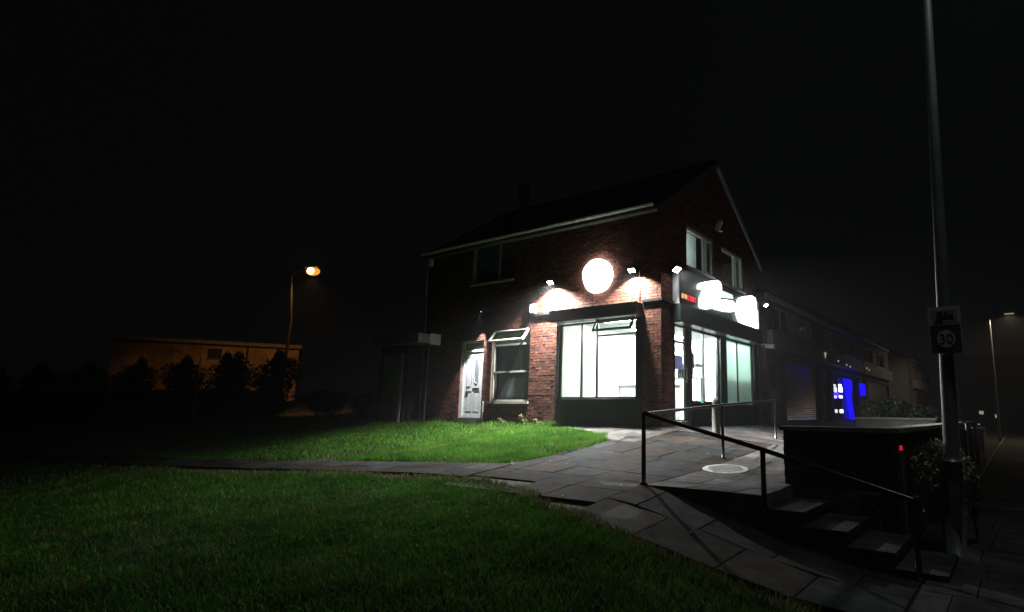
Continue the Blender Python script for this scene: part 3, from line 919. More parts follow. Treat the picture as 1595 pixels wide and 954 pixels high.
ld = bpy.data.lights.new('room_lamp', 'POINT'); ld.energy = 42; ld.color = (.85, 1.0, .92); ld.shadow_soft_size = .06  # added lamp, unseen, makes the pale curtain glow
lo = bpy.data.objects.new('room_lamp', ld); COL.objects.link(lo); lo.location = Vector(fgable(13.45, -.9, 4.3)) - Vector(cr.location); lo.parent = cr
# flue on the roof, side extension with flat canopy
mb = MB(); mb.tube([(-13.5, 14.0, 6.5), (-13.5, 14.0, 7.25)], .13, 12); mb.tube([(-13.5, 14.0, 7.25), (-13.5, 14.0, 7.72)], [.20, .24], 12)
mb.build('flue', M['steel'], rf)
mb = MB(); mb.box(-17.0, -14.72, 11.0, 12.0, 2.03, 2.31); cn = mb.build('flat_canopy', M['fasc2'], shop)
MB().box(-14.716, -14.69, 11.42, 11.98, 2.0, 2.34).build('canopy_end', M['upvc'], cn)
MB().box(-17.0, -15.62, 11.3, 17, -.8, 2.02).build('side_extension', M['terrace'], shop)
mb = MB(); mb.box(-16.7, -15.75, 11.26, 11.298, -.4, 1.75)
for k in range(7): mb.box(-16.68 + k * .13, -16.58 + k * .13, 11.245, 11.259, -.38, 1.72)
mb.build('store_door', M['fasc2'], shop)
mb = MB(ffront); mb.tube([(-14.78, .38, -.35), (-14.78, .38, 2.02)], .035, 8); mb.build('downpipe', M['black'], shop)
mb = MB(ffront); mb.tube([(-15.45, .06, -.35), (-15.45, .06, 4.9)], .035, 8); mb.build('downpipe', M['black'], shop)

# --- inside the shop
MB().box(-10.30, -10.24, YC + .24, 17.86, -.24, 2.56).build('inner_wall', M['plaster'], shop)
MB().box(-10.30, XC - .24, 17.80, 17.90, -.24, 2.56).build('inner_wall', M['plaster'], shop)
MB().box(-10.30, XC - .02, YC + .02, 17.80, -.40, -.195).build('inner_floor', M['tile'], shop)
MB().box(-10.30, XC - .20, YC + .20, 17.80, 2.50, 2.58).build('inner_ceiling', M['plaster'], shop)
for k, (x, y) in enumerate(((-8.6, 12.9), (-8.8, 14.6), (-7.65, 13.6), (-7.12, 16.6), (-9.4, 16.9))):
    t = thing('ceiling_light', ['ceiling tube light just inside the front shop window', 'ceiling tube light over the counter', 'ceiling tube light between the doorway and the counter', 'ceiling tube light behind the frosted street window', 'ceiling tube light in the back corner of the shop'][k], 'ceiling light', (x, y, 2.5), 'tube lights on the shop ceiling')
    hx, hy = (.62, .08) if k != 3 else (.08, .9)
    MB().box(x - hx, x + hx, y - hy, y + hy, 2.455, 2.498).build('housing', M['upvc'], t)
    MB().box(x - hx + .015, x + hx - .015, y - hy + .015, y + hy - .015, 2.44, 2.453).build('tube', M['e_tube'], t)
ct = thing('shop_counter', 'white serving counter inside the lit takeaway', 'counter', (-9.0, 15.6, -.195))
MB().box(-10.2, -8.4, 15.2, 15.8, -.195, .80).build('cabinet', M['counter'], ct)
MB().box(-10.22, -8.36, 15.14, 15.86, .802, .85).build('worktop', M['stainless'], ct)
tag(MB().box(-8.62, -8.42, 14.6, 14.76, 1.02, 1.18).build('till_screen', M['darkbox']), 'small dark till screen seen through the front window', 'till')
tag(MB().box(-7.02, -6.99, 15.62, 17.66, -.195, 1.05).build('dark_partition', M['darkbox']), 'dark low partition board just behind the frosted street window', 'partition')  # added board, darkens the lower half of the frosted panes
sh = thing('kitchen_shelf', 'steel shelf with rack on the far wall inside the takeaway', 'shelf', (-7.7, 14.6, 1.0))
MB().box(-8.55, -7.2, 14.55, 14.95, .96, .985).build('shelf_board', M['stainless'], sh)
MB().box(-7.85, -7.2, 14.5, 15.0, 1.28, 1.36).build('hood', M['stainless'], sh)
for k in range(6): MB().box(-7.82 + k * .06, -7.80 + k * .06, 14.56, 14.9, .99, 1.25).build('rack_bar', M['darkbox'], sh)
tp = MB()
for x_ in (-8.52, -7.25):
    tp.box(x_ - .015, x_ + .015, 14.6, 14.63, -.195, .958); tp.box(x_ - .015, x_ + .015, 14.88, 14.91, -.195, .958)
tp.build('leg', M['stainless'], sh)
tag(MB(fgable).box(12.53, 13.06, -.090, -.080, 1.08, 1.42).build('door_notice', M['paper']), 'pale lilac notice stuck inside the glass shop door', 'notice')
tag(MB(fgable).box(13.52, 13.72, -.100, -.092, 1.15, 1.55).build('window_notice', M['grey']), 'grey paper notice stuck inside the street window next to the door', 'notice')
tag(MB(fgable).box(14.0, 14.12, -.046, -.036, .275, .315).build('green_indicator', M['e_green']), 'tiny green light at the foot of the street window', 'indicator light')

# ---------------------------------------------------------------- lights and signs on the walls
def floodlight(fmap, u, z, label, watts, tilt, spot_deg, blend, yaw=0.0, w=0.40, size=0.85, spill=0, wash=0, wyaw=0):
    p = fmap(u, w, z)
    t = thing('floodlight', label, 'floodlight', fmap(u, 0.016, z), 'floodlights above the shopfront')
    f2 = lambda a, b, c: fmap(u + a, w + b, z + c)
    mb = MB(fmap); mb.tube([(u, .012, z + .09), (u, w - .06, z + .11), (u, w - .02, z + .04)], .014, 6); mb.box(u - .04, u + .04, .012, .03, z + .0, z + .12); mb.build('bracket', M['black'], t)
    def tilted(ang):
        c_, s_ = math.cos(ang), math.sin(ang)
        return lambda a, b, c: fmap(u + a * size, w + (b * c_ - c * s_) * size, z + (c * c_ + b * s_) * size)
    fb = tilted(tilt); f3 = tilted(math.radians(38))
    mb = MB(f3); mb.flip = True; mb.box(-.11, .11, -.075, .075, .0, .05)
    for k in range(5): mb.box(-.09 + k * .04, -.08 + k * .04, -.06, .06, .05, .07)
    mb.build('housing', M['black'], t)
    mb = MB(f3); mb.flip = True; mb.box(-.095, .095, -.06, .06, -.012, -.001); mb.build('lens', M['e_flood'], t)
    ld = bpy.data.lights.new('flood_lamp', 'SPOT'); ld.energy = watts; ld.color = (1.0, 0.97, 0.93)
    ld.spot_size = math.radians(spot_deg); ld.spot_blend = blend; ld.shadow_soft_size = 0.05
    lo = bpy.data.objects.new('flood_lamp', ld); COL.objects.link(lo)
    lo.location = Vector(f3(0, 0, -.05)) - Vector(t.location)
    d = Vector(fb(yaw, 0, -1)) - Vector(fb(0, 0, 0))
    lo.rotation_euler = d.to_track_quat('-Z', 'Y').to_euler()
    lo.parent = t
    if wash:                                             # the part of the beam that grazes the wall
        ld = bpy.data.lights.new('flood_wash', 'SPOT'); ld.energy = wash; ld.color = (1.0, 0.93, 0.85)
        ld.spot_size = math.radians(128); ld.spot_blend = .3; ld.shadow_soft_size = 0.05
        l2 = bpy.data.objects.new('flood_wash', ld); COL.objects.link(l2); l2.location = lo.location; l2.parent = t
        l2.rotation_euler = (Vector(tilted(math.radians(-8))(wyaw, 0, -1)) - Vector(fmap(u, w, z))).to_track_quat('-Z', 'Y').to_euler()
    if spill:
        ld = bpy.data.lights.new('flood_spill', 'POINT'); ld.energy = spill; ld.color = (.95, 1.0, .95); ld.shadow_soft_size = 0.06
        l2 = bpy.data.objects.new('flood_spill', ld); COL.objects.link(l2); l2.location = Vector(fmap(u, w + .14, z + .02)) - Vector(t.location); l2.parent = t
    return t
floodlight(ffront, -10.06, 3.42, 'left floodlight, between the alarm box and the round sign', FLOOD_W, math.radians(9), 133, .9, yaw=.18, w=.24, wash=1700)
floodlight(ffront, -7.46, 3.42, 'floodlight right of the round sign, nearest the wall corner', FLOOD_B_W, math.radians(6), 130, .8, w=.24, wash=900)
floodlight(fgable, 12.08, 3.42, 'dazzling floodlight round the corner at the near end of the name board', FLOOD_C_W, math.radians(42), 110, 1.0, yaw=.32, w=.30, size=1.15, spill=0)
floodlight(fgable, 17.93, 3.46, 'floodlight at the far end of the name board', 15, math.radians(18), 120, .6)
for u, lab in ((-10.13, 'thin cable conduit below the left floodlight'), (-7.36, 'thin cable conduit beside the floodlight nearest the corner')):
    mb = MB(ffront); mb.tube([(u, .028, 2.66), (u, .028, 3.44)], .013, 6); tag(mb.build('cable_conduit', M['black']), lab, 'conduit')
# little spot lamp over the house door
dl = thing('door_spot_lamp', 'tiny spot lamp on the wall between the house door and the tall window', 'spot lamp', ffront(-12.5, .016, 2.86))
MB(ffront).box(-12.53, -12.47, .014, .05, 2.84, 2.92).build('bracket', M['black'], dl)
mb = MB(ffront); mb.tube([(-12.50, .05, 2.90), (-12.53, .30, 2.93), (-12.58, .34, 2.84)], .022, 8); mb.build('housing', M['black'], dl)
mb = MB(ffront); mb.tube([(-12.58, .34, 2.84), (-12.584, .342, 2.832)], .018, 8); mb.build('lens', M['e_white'], dl)
ld = bpy.data.lights.new('door_lamp', 'SPOT'); ld.energy = 900; ld.color = (.93, .95, 1.0); ld.spot_size = math.radians(40); ld.spot_blend = .5; ld.shadow_soft_size = .02
lo = bpy.data.objects.new('door_lamp', ld); COL.objects.link(lo); lo.location = Vector(ffront(-12.6, .36, 2.81)) - Vector(dl.location); lo.parent = dl
lo.rotation_euler = (Vector(ffront(-13.30, -.10, .62)) - Vector(ffront(-12.6, .36, 2.81))).to_track_quat('-Z', 'Y').to_euler()
# round sign
rs = thing('round_sign', 'round white illuminated sign glowing on the brick wall', 'sign', ffront(-8.60, .016, 3.46))
n = 48
circ = [(-8.60 + .47 * math.cos(2 * math.pi * k / n), 3.46 + .47 * math.sin(2 * math.pi * k / n)) for k in range(n)]
face = []
for k in range(n):
    a = 2 * math.pi * k / n
    r = .44 + .035 * max(0, math.cos(a - 2.85)) ** 14 + .012 * math.sin(3 * a + 1)
    face.append((-8.60 + r * math.cos(a), 3.46 + r * math.sin(a) * 1.02))
fixn(MB(ffront).poly([(-8.60 + .43 * math.cos(2 * math.pi * k / n), 3.46 + .43 * math.sin(2 * math.pi * k / n)) for k in range(n)], .016, .12).build('sign_box', M['e_side'], rs))
fixn(MB(ffront).poly(face, .121, .135).build('sign_face', M['e_sign'], rs))
# name board on the gable
nb = thing('name_board', 'dark green name board over the street windows with glowing white logo', 'sign', fgable(12.5, .016, 2.63))
MB(fgable).box(12.46, 17.84, .016, .12, 2.625, 3.60).build('board', M['greenpanel'], nb)
MB(fgable).box(12.38, 12.458, .016, .16, 2.625, 3.60).build('end_cap', M['upvc'], nb)
MB(fgable).box(17.842, 17.90, .016, .16, 2.625, 3.60).build('end_cap', M['upvc'], nb)
init = [(13.505, 3.213), (13.508, 3.322), (13.631, 3.4), (14.132, 3.543), (14.661, 3.675), (14.841, 3.652), (14.927, 3.552), (14.93, 3.435), (14.85, 3.382), (14.815, 3.145), (14.619, 2.827), (14.38, 2.856), (14.185, 2.798), (13.932, 2.741), (13.647, 2.724), (13.569, 2.774), (13.596, 2.976), (13.626, 3.036), (13.744, 3.174), (13.767, 3.257)]
low = [(14.634, 3.114), (15.187, 3.203), (15.721, 3.256), (15.817, 3.201), (16.072, 3.233), (16.088, 3.082), (15.956, 3.021), (15.552, 2.906), (15.074, 2.854), (14.709, 2.847), (14.445, 2.857)]
rnd = [(16.028, 2.961), (16.065, 3.13), (16.15, 3.245), (16.158, 3.349), (16.295, 3.455), (16.622, 3.552), (17.243, 3.675), (17.559, 3.648), (17.575, 3.497), (17.555, 3.275), (17.67, 3.249), (17.678, 2.684), (17.443, 2.672), (17.331, 2.705), (16.825, 2.682), (16.241, 2.707), (16.12, 2.813)]
plate_o = [(14.964, 3.448), (15.244, 3.469), (15.851, 3.466), (15.879, 3.349), (15.329, 3.286), (14.953, 3.232)]
for nm, pts in (('logo_initial', init), ('logo_lettering', low), ('logo_badge', rnd)):  # outlines drawn out to the glare round the lit logo
    bd_ = fixn(MB(fgable).poly(pts, .121, .194).build(nm, M['e_edge'], nb))
    fixn(MB(fgable).poly(pts, .195, .20).build('lit_face', M['e_logo'], bd_))
pl = MB(fgable); pl.poly(plate_o, .121, .14); plo = fixn(pl.build('logo_plate', M['e_plate'], nb))
mk = MB(fgable)
for k in range(5):                                       # unreadable small letters, kept as bare strokes
    u = 14.93 + k * .13
    mk.box(u, u + .02, .141, .146, 3.12, 3.23); mk.box(u + .022, u + .07, .141, .146, (3.12, 3.21, 3.16, 3.12, 3.21)[k], (3.14, 3.23, 3.18, 3.14, 3.23)[k])
mk.build('small_lettering', M['grey'], plo)
ph = thing('phone_number_sign', 'red lit phone number on the name board beside the glowing logo', 'sign', fgable(12.9, .12, 2.9))
MB(fgable).box(12.60, 13.52, .121, .135, 2.79, 3.00).build('backing', M['signblack'], ph)
text_mesh('amber_digits', '0194', .19, M['e_amber'], ph, fgable, 12.62, 2.83, .1352, xscale=.80)
text_mesh('red_digits', '2 202077', .19, M['e_red'], ph, fgable, 12.96, 2.83, .1352, xscale=.62)
# boxes, cameras, small lamps
ab = thing('alarm_box', 'white alarm box on the brick wall left of the shutter box', 'alarm box', ffront(-10.78, .016, 2.75))
fixn(MB(ffront).poly([(-10.90, 2.68), (-10.72, 2.68), (-10.72, 2.93), (-10.90, 2.93)], .016, .10).build('box', M['upvc'], ab))
MB(ffront).box(-10.88, -10.74, .101, .108, 2.66, 2.70).build('lens', M['stainless'], ab)
gb = thing('wall_lamp', 'small tilted white box lamp high on the gable', 'wall lamp', fgable(14.96, .016, 5.34))
mb = MB(); mb.obox((XC + .14, 14.96, 5.36), (.12, .13, .30), (0, math.radians(24), 0)); mb.build('housing', M['upvcdim'], gb)
MB(fgable).box(14.93, 14.99, .012, .10, 5.34, 5.40).build('bracket', M['black'], gb)
MB(fgable).box(14.91, 15.01, .14, .24, 5.17, 5.19).build('lens', M['upvc'], gb)
ul = thing('small_wall_box', 'small dim grey box under the eaves at the far left of the wall', 'wall box', ffront(-15.4, .016, 4.7))
MB(ffront).box(-15.46, -15.30, .016, .12, 4.62, 4.84).build('box', M['upvcdim'], ul)
MB(ffront).box(-15.44, -15.32, .02, .14, 4.842, 4.86).build('lid', M['upvcdim'], ul)
cc = thing('security_camera', 'white security camera on a bracket past the right end of the shutter box', 'camera', fgable(18.3, .02, 2.2))
mb = MB(fgable); mb.tube([(18.42, .016, 2.28), (18.42, .22, 2.24), (18.42, .24, 2.18)], .02, 6); mb.box(18.36, 18.48, .012, .03, 2.2, 2.34); mb.build('bracket', M['upvc'], cc)
mb = MB(); mb.obox((XC + .34, 18.30, 2.16), (.34, .10, .10), (0, math.radians(8), math.radians(-20))); mb.build('body', M['upvc'], cc)
mb = MB(); mb.obox((XC + .36, 18.29, 2.225), (.42, .13, .014), (0, math.radians(8), math.radians(-20))); mb.build('sunshield', M['upvc'], cc)

# ---------------------------------------------------------------- rails
def sq_tube(mb, a, b, s):
    mb.tube([a, b], s, 8)
def rail_run(name, label, cat, posts, toprail, r_post=.026, r_rail=.024, endcaps=()):
    t = thing(name, label, cat, posts[0][0])
    mb = MB(); mb.tube(toprail, r_rail, 10); mb.build('top_rail', M['railm'], t, True)
    for b, tp in posts:
        m_ = MB(); m_.tube([(b[0], b[1], b[2] - .05), tp], r_post, 10); p_ = m_.build('post', M['railm'], t, True)
        m_ = MB(); disc(m_, (b[0], b[1]), r_post * 1.8, b[2] - .02, b[2] + .015, 12); m_.build('collar', M['railm'], p_)
    return t
P1 = (-4.11, 6.70); P2 = (-4.28, 9.61); P3 = (-4.77, 13.74)
z1, z2, z3 = -0.005, .15, .33
rail_run('guard_rail', 'black metal guard rail rising along the landing towards the shop', 'railing',
         [((P2[0], P2[1], hfore(*P2)), (P2[0], P2[1], z2)), ((P3[0], P3[1], hfore(*P3)), (P3[0], P3[1], z3))],
         [(P1[0] + .03, P1[1] + .04, z1), (P2[0], P2[1], z2), (P3[0], P3[1], z3)])
hp4 = (-2.46, 6.62); hpe = (-0.93, 6.62)
rail_run('handrail', 'long black handrail sloping down beside the steps from the corner post', 'handrail',
         [((P1[0], P1[1], hfore(*P1)), (P1[0], P1[1], z1)), ((hp4[0], hp4[1], Gf(*hp4)), (hp4[0], hp4[1], -.40)), ((hpe[0], hpe[1], Gf(*hpe)), (hpe[0], hpe[1], -.82))],
         [(P1[0], P1[1], z1), (hp4[0], hp4[1], -.40), (hpe[0], hpe[1], -.82), (hpe[0] + .06, hpe[1], -.84), (hpe[0] + .08, hpe[1], -.92)], r_post=.03, r_rail=.027)
tag(MB().obox((hpe[0] + .03, hpe[1], -.79), (.05, .05, .02)).build('rail_end_plug', M['stainless']), 'small shiny plug at the low end of the handrail', 'rail cap')
bo = thing('bollard', 'grey concrete bollard with rounded top in front of the street windows', 'bollard', (-5.5, 12.0, hfore(-5.5, 12)))
mb = MB(); zb = hfore(-5.5, 12)
mb.tube([(-5.5, 12, zb - .05), (-5.5, 12, zb + .62), (-5.5, 12, zb + .72), (-5.5, 12, zb + .78), (-5.5, 12, zb + .80)], [.092, .075, .072, .05, .015], 16)
mb.build('shaft', M['concrete'], bo, True)
mb = MB(); mb.tube([(-5.5, 12, zb + .60), (-5.5, 12, zb + .64)], .082, 16); mb.build('neck_ring', M['concrete'], bo)

# ---------------------------------------------------------------- parapet wall
pw = thing('parapet_wall', 'dark brick parapet wall with stone coping beside the steps', 'wall', (-1.9, 7.9, -1.6))
WT = -0.15
MB().box(-2.58, -1.235, WALL_Y + .014, WALL_Y + .22, -1.75, WT - .06).build('wall_core', M['mortar'], pw)
MB().box(-1.44, -1.235, WALL_Y + .22, 24, -1.75, WT - .06).build('wall_core', M['mortar'], pw)
nb_ = 0
row = 0
z = -1.62
def hbrick(x0, x1, y0, y1, z0_, z1_):
    mb = MB(); mb.cur = tuple(c * .8 for c in brick_col()); mb.box(x0, x1, y0, y1, z0_, z1_); return mb
while z < WT - .10:
    off = .1125 if row % 2 else 0
    x = -2.60 - off
    while x < -1.23:
        a, b = max(x + .005, -2.60), min(x + .22, -1.222)
        if b - a > .03: hbrick(a, b, WALL_Y + random.uniform(-.002, .003), WALL_Y + .10, z + .005, z + .07).build('brick', M['brick'], pw)
        x += .225
    z += .075; row += 1
kind(bricks(lambda u, w, z: (-1.235 + w, u, z), -1.62, WT - .07, lambda z: [(WALL_Y + .1, 24)], []).build('brickwork', M['brick'], pw), 'stuff')
kind(bricks(lambda u, w, z: (-2.585 - w, -u, z), -1.0, WT - .07, lambda z: [(-WALL_Y - .22, -WALL_Y - .02)], []).build('end_brickwork', M['brick'], pw), 'stuff')
x = -2.64
while x < -1.25:
    b = min(x + .46, -1.18)
    MB().box(x + .004, b - .004, WALL_Y - .035, WALL_Y + .25, WT - .058, WT).build('coping_slab', M['coping'], pw); x += .46
y = WALL_Y + .26
while y < 23:
    MB().box(-1.47, -1.18, y + .004, y + .596, WT - .058, WT).build('coping_slab', M['coping'], pw); y += .6
rp = thing('marker_post', 'thin post with a small red light at the corner of the parapet wall', 'post', (-1.17, 7.72, -1.56))
mb = MB(); mb.tube([(-1.17, 7.70, -1.56), (-1.17, 7.70, -.40)], .018, 8); mb.build('pole', M['steel'], rp)
mb = MB(); mb.tube([(-1.17, 7.70, -.40), (-1.17, 7.70, -.345)], [.022, .016], 10); mb.build('red_lamp', M['e_redlamp'], rp)

# ---------------------------------------------------------------- shrubs and weeds
def leaf_cloud(name, parent, lobes, n, size, cols, zmin=-9):
    r = np.random.default_rng(len(name) + n)
    mb = MB()
    for _ in range(n):
        c, rad = lobes[r.integers(len(lobes))]
        d = r.normal(size=3); d /= np.linalg.norm(d)
        rr = r.uniform(.35, 1.0) ** .5
        p = np.array(c) + d * rr * np.array(rad)
        if p[2] < zmin: continue
        nrm = d * .6 + r.normal(size=3) * .7 + np.array([0, 0, .35]); nrm /= np.linalg.norm(nrm)
        a = np.cross(nrm, r.normal(size=3)); a /= np.linalg.norm(a); b = np.cross(nrm, a)
        s = size * r.uniform(.6, 1.4)
        q0, q1, q2, q3 = p - a * s, p - b * s * .42 + nrm * s * .08, p + a * s, p + b * s * .42 + nrm * s * .08
        k = r.uniform(.6, 1.4); cc = cols[r.integers(len(cols))]
        mb.cur = tuple(v * k for v in cc)
        mb.add([tuple(q0), tuple(q1), tuple(q2), tuple(q3)], [(0, 1, 2, 3)])
    return mb.build(name, M['leaf'], parent)
def stems(parent, base, tips, r0=.012):
    for tp in tips:
        mb = MB(); b = Vector(base); t_ = Vector(tp); m_ = (b + t_) / 2 + Vector((random.uniform(-.05, .05), random.uniform(-.05, .05), .03))
        mb.tube([b, m_, t_], [r0, r0 * .7, r0 * .3], 6); mb.build('stem', M['bark'], parent)
sr = thing('shrub', 'leafy grey green shrub between the lamp post and the parapet wall', 'shrub', (-.98, 8.75, -1.56))
leaf_cloud('foliage', sr, [((-.98, 8.2, -.62), (.18, .28, .28)), ((-.86, 8.45, -.60), (.24, .32, .32)), ((-.70, 8.6, -.66), (.22, .35, .3)), ((-.92, 8.9, -.56), (.2, .4, .26)), ((-.64, 8.75, -.78), (.16, .3, .3)), ((-.84, 8.5, -1.1), (.22, .35, .35))], 2600, .035,
           [(.30, .32, .22), (.38, .39, .30), (.2, .24, .15), (.46, .46, .38)])
stems(sr, (-.86, 8.5, -1.56), [(-.98, 8.25, -.6), (-.75, 8.6, -.6), (-.86, 8.45, -.5), (-.92, 8.8, -.6)])
s2 = thing('shrub', 'small sprig of shrub to the right of the lamp post base', 'shrub', (-.55, 8.9, -1.56))
leaf_cloud('foliage', s2, [((-.56, 8.9, -1.0), (.1, .12, .3)), ((-.52, 8.8, -.85), (.06, .1, .12))], 220, .035, [(.10, .12, .075), (.16, .16, .12)])
stems(s2, (-.55, 8.9, -1.56), [(-.56, 8.9, -.9), (-.5, 8.8, -.8)])
hd2 = thing('hedge', 'low pale green hedge behind the parapet in a white edged planter', 'hedge', (-3.6, 22, -.7))
leaf_cloud('foliage', hd2, [((-4.2, 21.8, .18), (.5, .5, .36)), ((-3.6, 22.2, .22), (.6, .6, .42)), ((-3.0, 22.6, .12), (.5, .6, .34)), ((-2.6, 23, .05), (.4, .5, .3))], 3600, .06, [(.13, .17, .12), (.19, .22, .17), (.09, .13, .09)])
stems(hd2, (-3.6, 22.2, -.6), [(-4.2, 21.8, .2), (-3.6, 22.2, .3), (-3.0, 22.6, .1)], .02)
pt = thing('planter', 'long low planter box with pale rim under the hedge', 'planter', (-3.4, 22.2, -.9))
MB().box(-4.6, -2.2, 21.4, 23.2, -1.0, -.13).build('box', M['concrete'], pt)
MB().box(-4.65, -2.15, 21.35, 21.5, -.128, -.06).build('rim', M['palecon'], pt)
wl = ['tuft of weeds at the foot of the wall below the tall window', 'taller weed at the wall base between the tall window and the big shop window', 'small dry weed at the wall base left of the big shop window']
for k, (x, y, h) in enumerate(((-11.75, 11.62, .16), (-10.95, 11.60, .28), (-10.45, 11.62, .16))):
    g0 = Gf(x, y)
    w_ = thing('weed', wl[k], 'weed', (x, y, g0), 'weeds along the wall base')
    leaf_cloud('leaves', w_, [((x, y, g0 + h * .5), (.10, .06, h * .5)), ((x + .12, y, g0 + h * .3), (.10, .06, h * .3))], 160, .03, [(.10, .14, .04), (.16, .14, .07)], g0)
    stems(w_, (x, y, g0 - .02), [(x - .05, y, g0 + h), (x + .06, y, g0 + h * .8), (x + .12, y, g0 + h * .6)], .005)
mb = MB()
for k in range(26):
    x = random.uniform(-7.6, -2.8); y = random.uniform(5.4, 10.0)
    if in_up(x, y) or (in_low(x, y) and k % 4): continue
    zf = hfore(x, y) if (x > -4.12 and y > 6.65) else Gf(x, y)
    mb.obox((x, y, zf + .012), (random.uniform(.012, .035), random.uniform(.01, .025), .004), (random.uniform(-.3, .3), random.uniform(-.3, .3), random.uniform(0, 3)))
lt = kind(mb.build('litter_scraps', M['litter']), 'stuff'); tag(lt, 'tiny pale scraps of litter scattered over the paving', 'litter')

# ---------------------------------------------------------------- lamp post with speed camera sign
LX, LY = -.72, 8.05
lp = thing('lamp_post', 'tall grey tapered lamp post standing on the pavement at the right', 'lamp post', (LX, LY, PAVE))
lean = .033
ax = lambda z: (LX + (z - PAVE) * lean, LY + (z - PAVE) * .0, z)
mb = MB(); mb.tube([ax(-1.6), ax(-.52)], .105, 20); mb.build('base_section', M['column'], lp, True)
mb = MB(); mb.tube([ax(-.52), ax(-.46), ax(1.2), ax(3.0), ax(5.5), ax(7.4)], [.105, .085, .078, .066, .050, .042], 20); mb.build('column', M['column'], lp, True)
tx, ty, tz = ax(7.4)
mb = MB(); mb.tube([(tx, ty, tz), (tx + .3, ty - .3, 7.7), (tx + .9, ty - .9, 7.85)], .035, 10); mb.build('arm', M['column'], lp)
mb = MB(); mb.obox((tx + 1.1, ty - 1.1, 7.88), (.6, .24, .10), (0, 0, math.radians(-45))); mb.build('lantern', M['column'], lp)
mb = MB(); mb.obox((tx + 1.1, ty - 1.1, 7.822), (.5, .18, .012), (0, 0, math.radians(-45))); mb.build('lantern_glass', M['e_lantern'], lp)
ld = bpy.data.lights.new('lantern_lamp', 'SPOT'); ld.energy = LANTERN_W; ld.color = (.90, 1.0, .96); ld.spot_size = math.radians(150); ld.spot_blend = .6; ld.shadow_soft_size = .25  # unseen lantern, lit to brighten the steps, wall top and shrub
lo = bpy.data.objects.new('lantern_lamp', ld); COL.objects.link(lo); lo.location = Vector((tx + 1.1, ty - 1.1, 7.79)) - lp.location; lo.parent = lp
mb = MB(); c0 = ax(-1.0); mb.obox((c0[0] + .02, c0[1] - .102, -1.0), (.10, .012, .5)); mb.build('service_door', M['column'], lp)
ss = thing('speed_camera_sign', 'rectangular speed camera and 30 limit sign clamped to the lamp post', 'sign', (LX + .09, LY - .12, 1.2))
ya = math.radians(-4)
# sign faces the camera side of the street
cs = Vector((ax(1.02)[0] + .015, LY - .13, 1.02))
dirn = Vector((.10, -.99, 0)).normalized(); rt = Vector((.99, .10, 0)).normalized()
dirn = Vector((.045, -1, 0)).normalized(); rt = Vector((1, .045, 0)).normalized()
fsg = lambda u, w, z: tuple(cs + rt * (u * .80) + dirn * w + Vector((0, 0, z * .90)))
def sg(): 
    m_ = MB(fsg); m_.flip = True; return m_
m_ = sg(); m_.box(-.215, .215, -.012, 0, -.315, .315); m_.build('backing', M['signwhite'], ss)
m_ = sg(); m_.box(-.198, .198, .0005, .002, -.298, .07); bp = m_.build('blue_panel', M['signblue'], ss)
m_ = sg(); m_.box(-.165, .165, .0005, .002, .095, .275); m_.build('camera_panel', M['palecon'], ss)
cpn = bpy.data.objects['camera_panel']
m_ = sg()
m_.box(-.10, .05, .003, .005, .15, .20); m_.poly([(.05, .16), (.12, .14), (.12, .215), (.05, .19)], .003, .005)
m_.poly([(-.11, .15), (-.13, .11), (-.02, .11), (-.02, .15)], .003, .005); m_.box(-.09, -.02, .003, .005, .205, .245); m_.box(0.0, .05, .003, .005, .205, .24)
fixn(m_.build('camera_symbol', M['signblack'], cpn))
ring = lambda r: [(r * math.cos(2 * math.pi * k / 32), -.12 + r * math.sin(2 * math.pi * k / 32)) for k in range(32)]
m_ = sg(); m_.poly(ring(.145), .003, .005); fixn(m_.build('red_ring', M['signred'], ss))
m_ = sg(); m_.poly(ring(.118), .0055, .0075); rr = fixn(m_.build('roundel', M['signwhite'], ss))
text_mesh('numerals', '30', .19, M['signblack'], rr, fsg, 0, -.185, .0078, depth=.002, align='CENTER', xscale=1.0)
for z_ in (-.2, .2):
    m_ = MB(); p0 = ax(1.02 + z_); m_.tube([(p0[0], p0[1], p0[2] - .02), (p0[0], p0[1], p0[2] + .02)], .092, 16); m_.build('clamp', M['stainless'], ss)

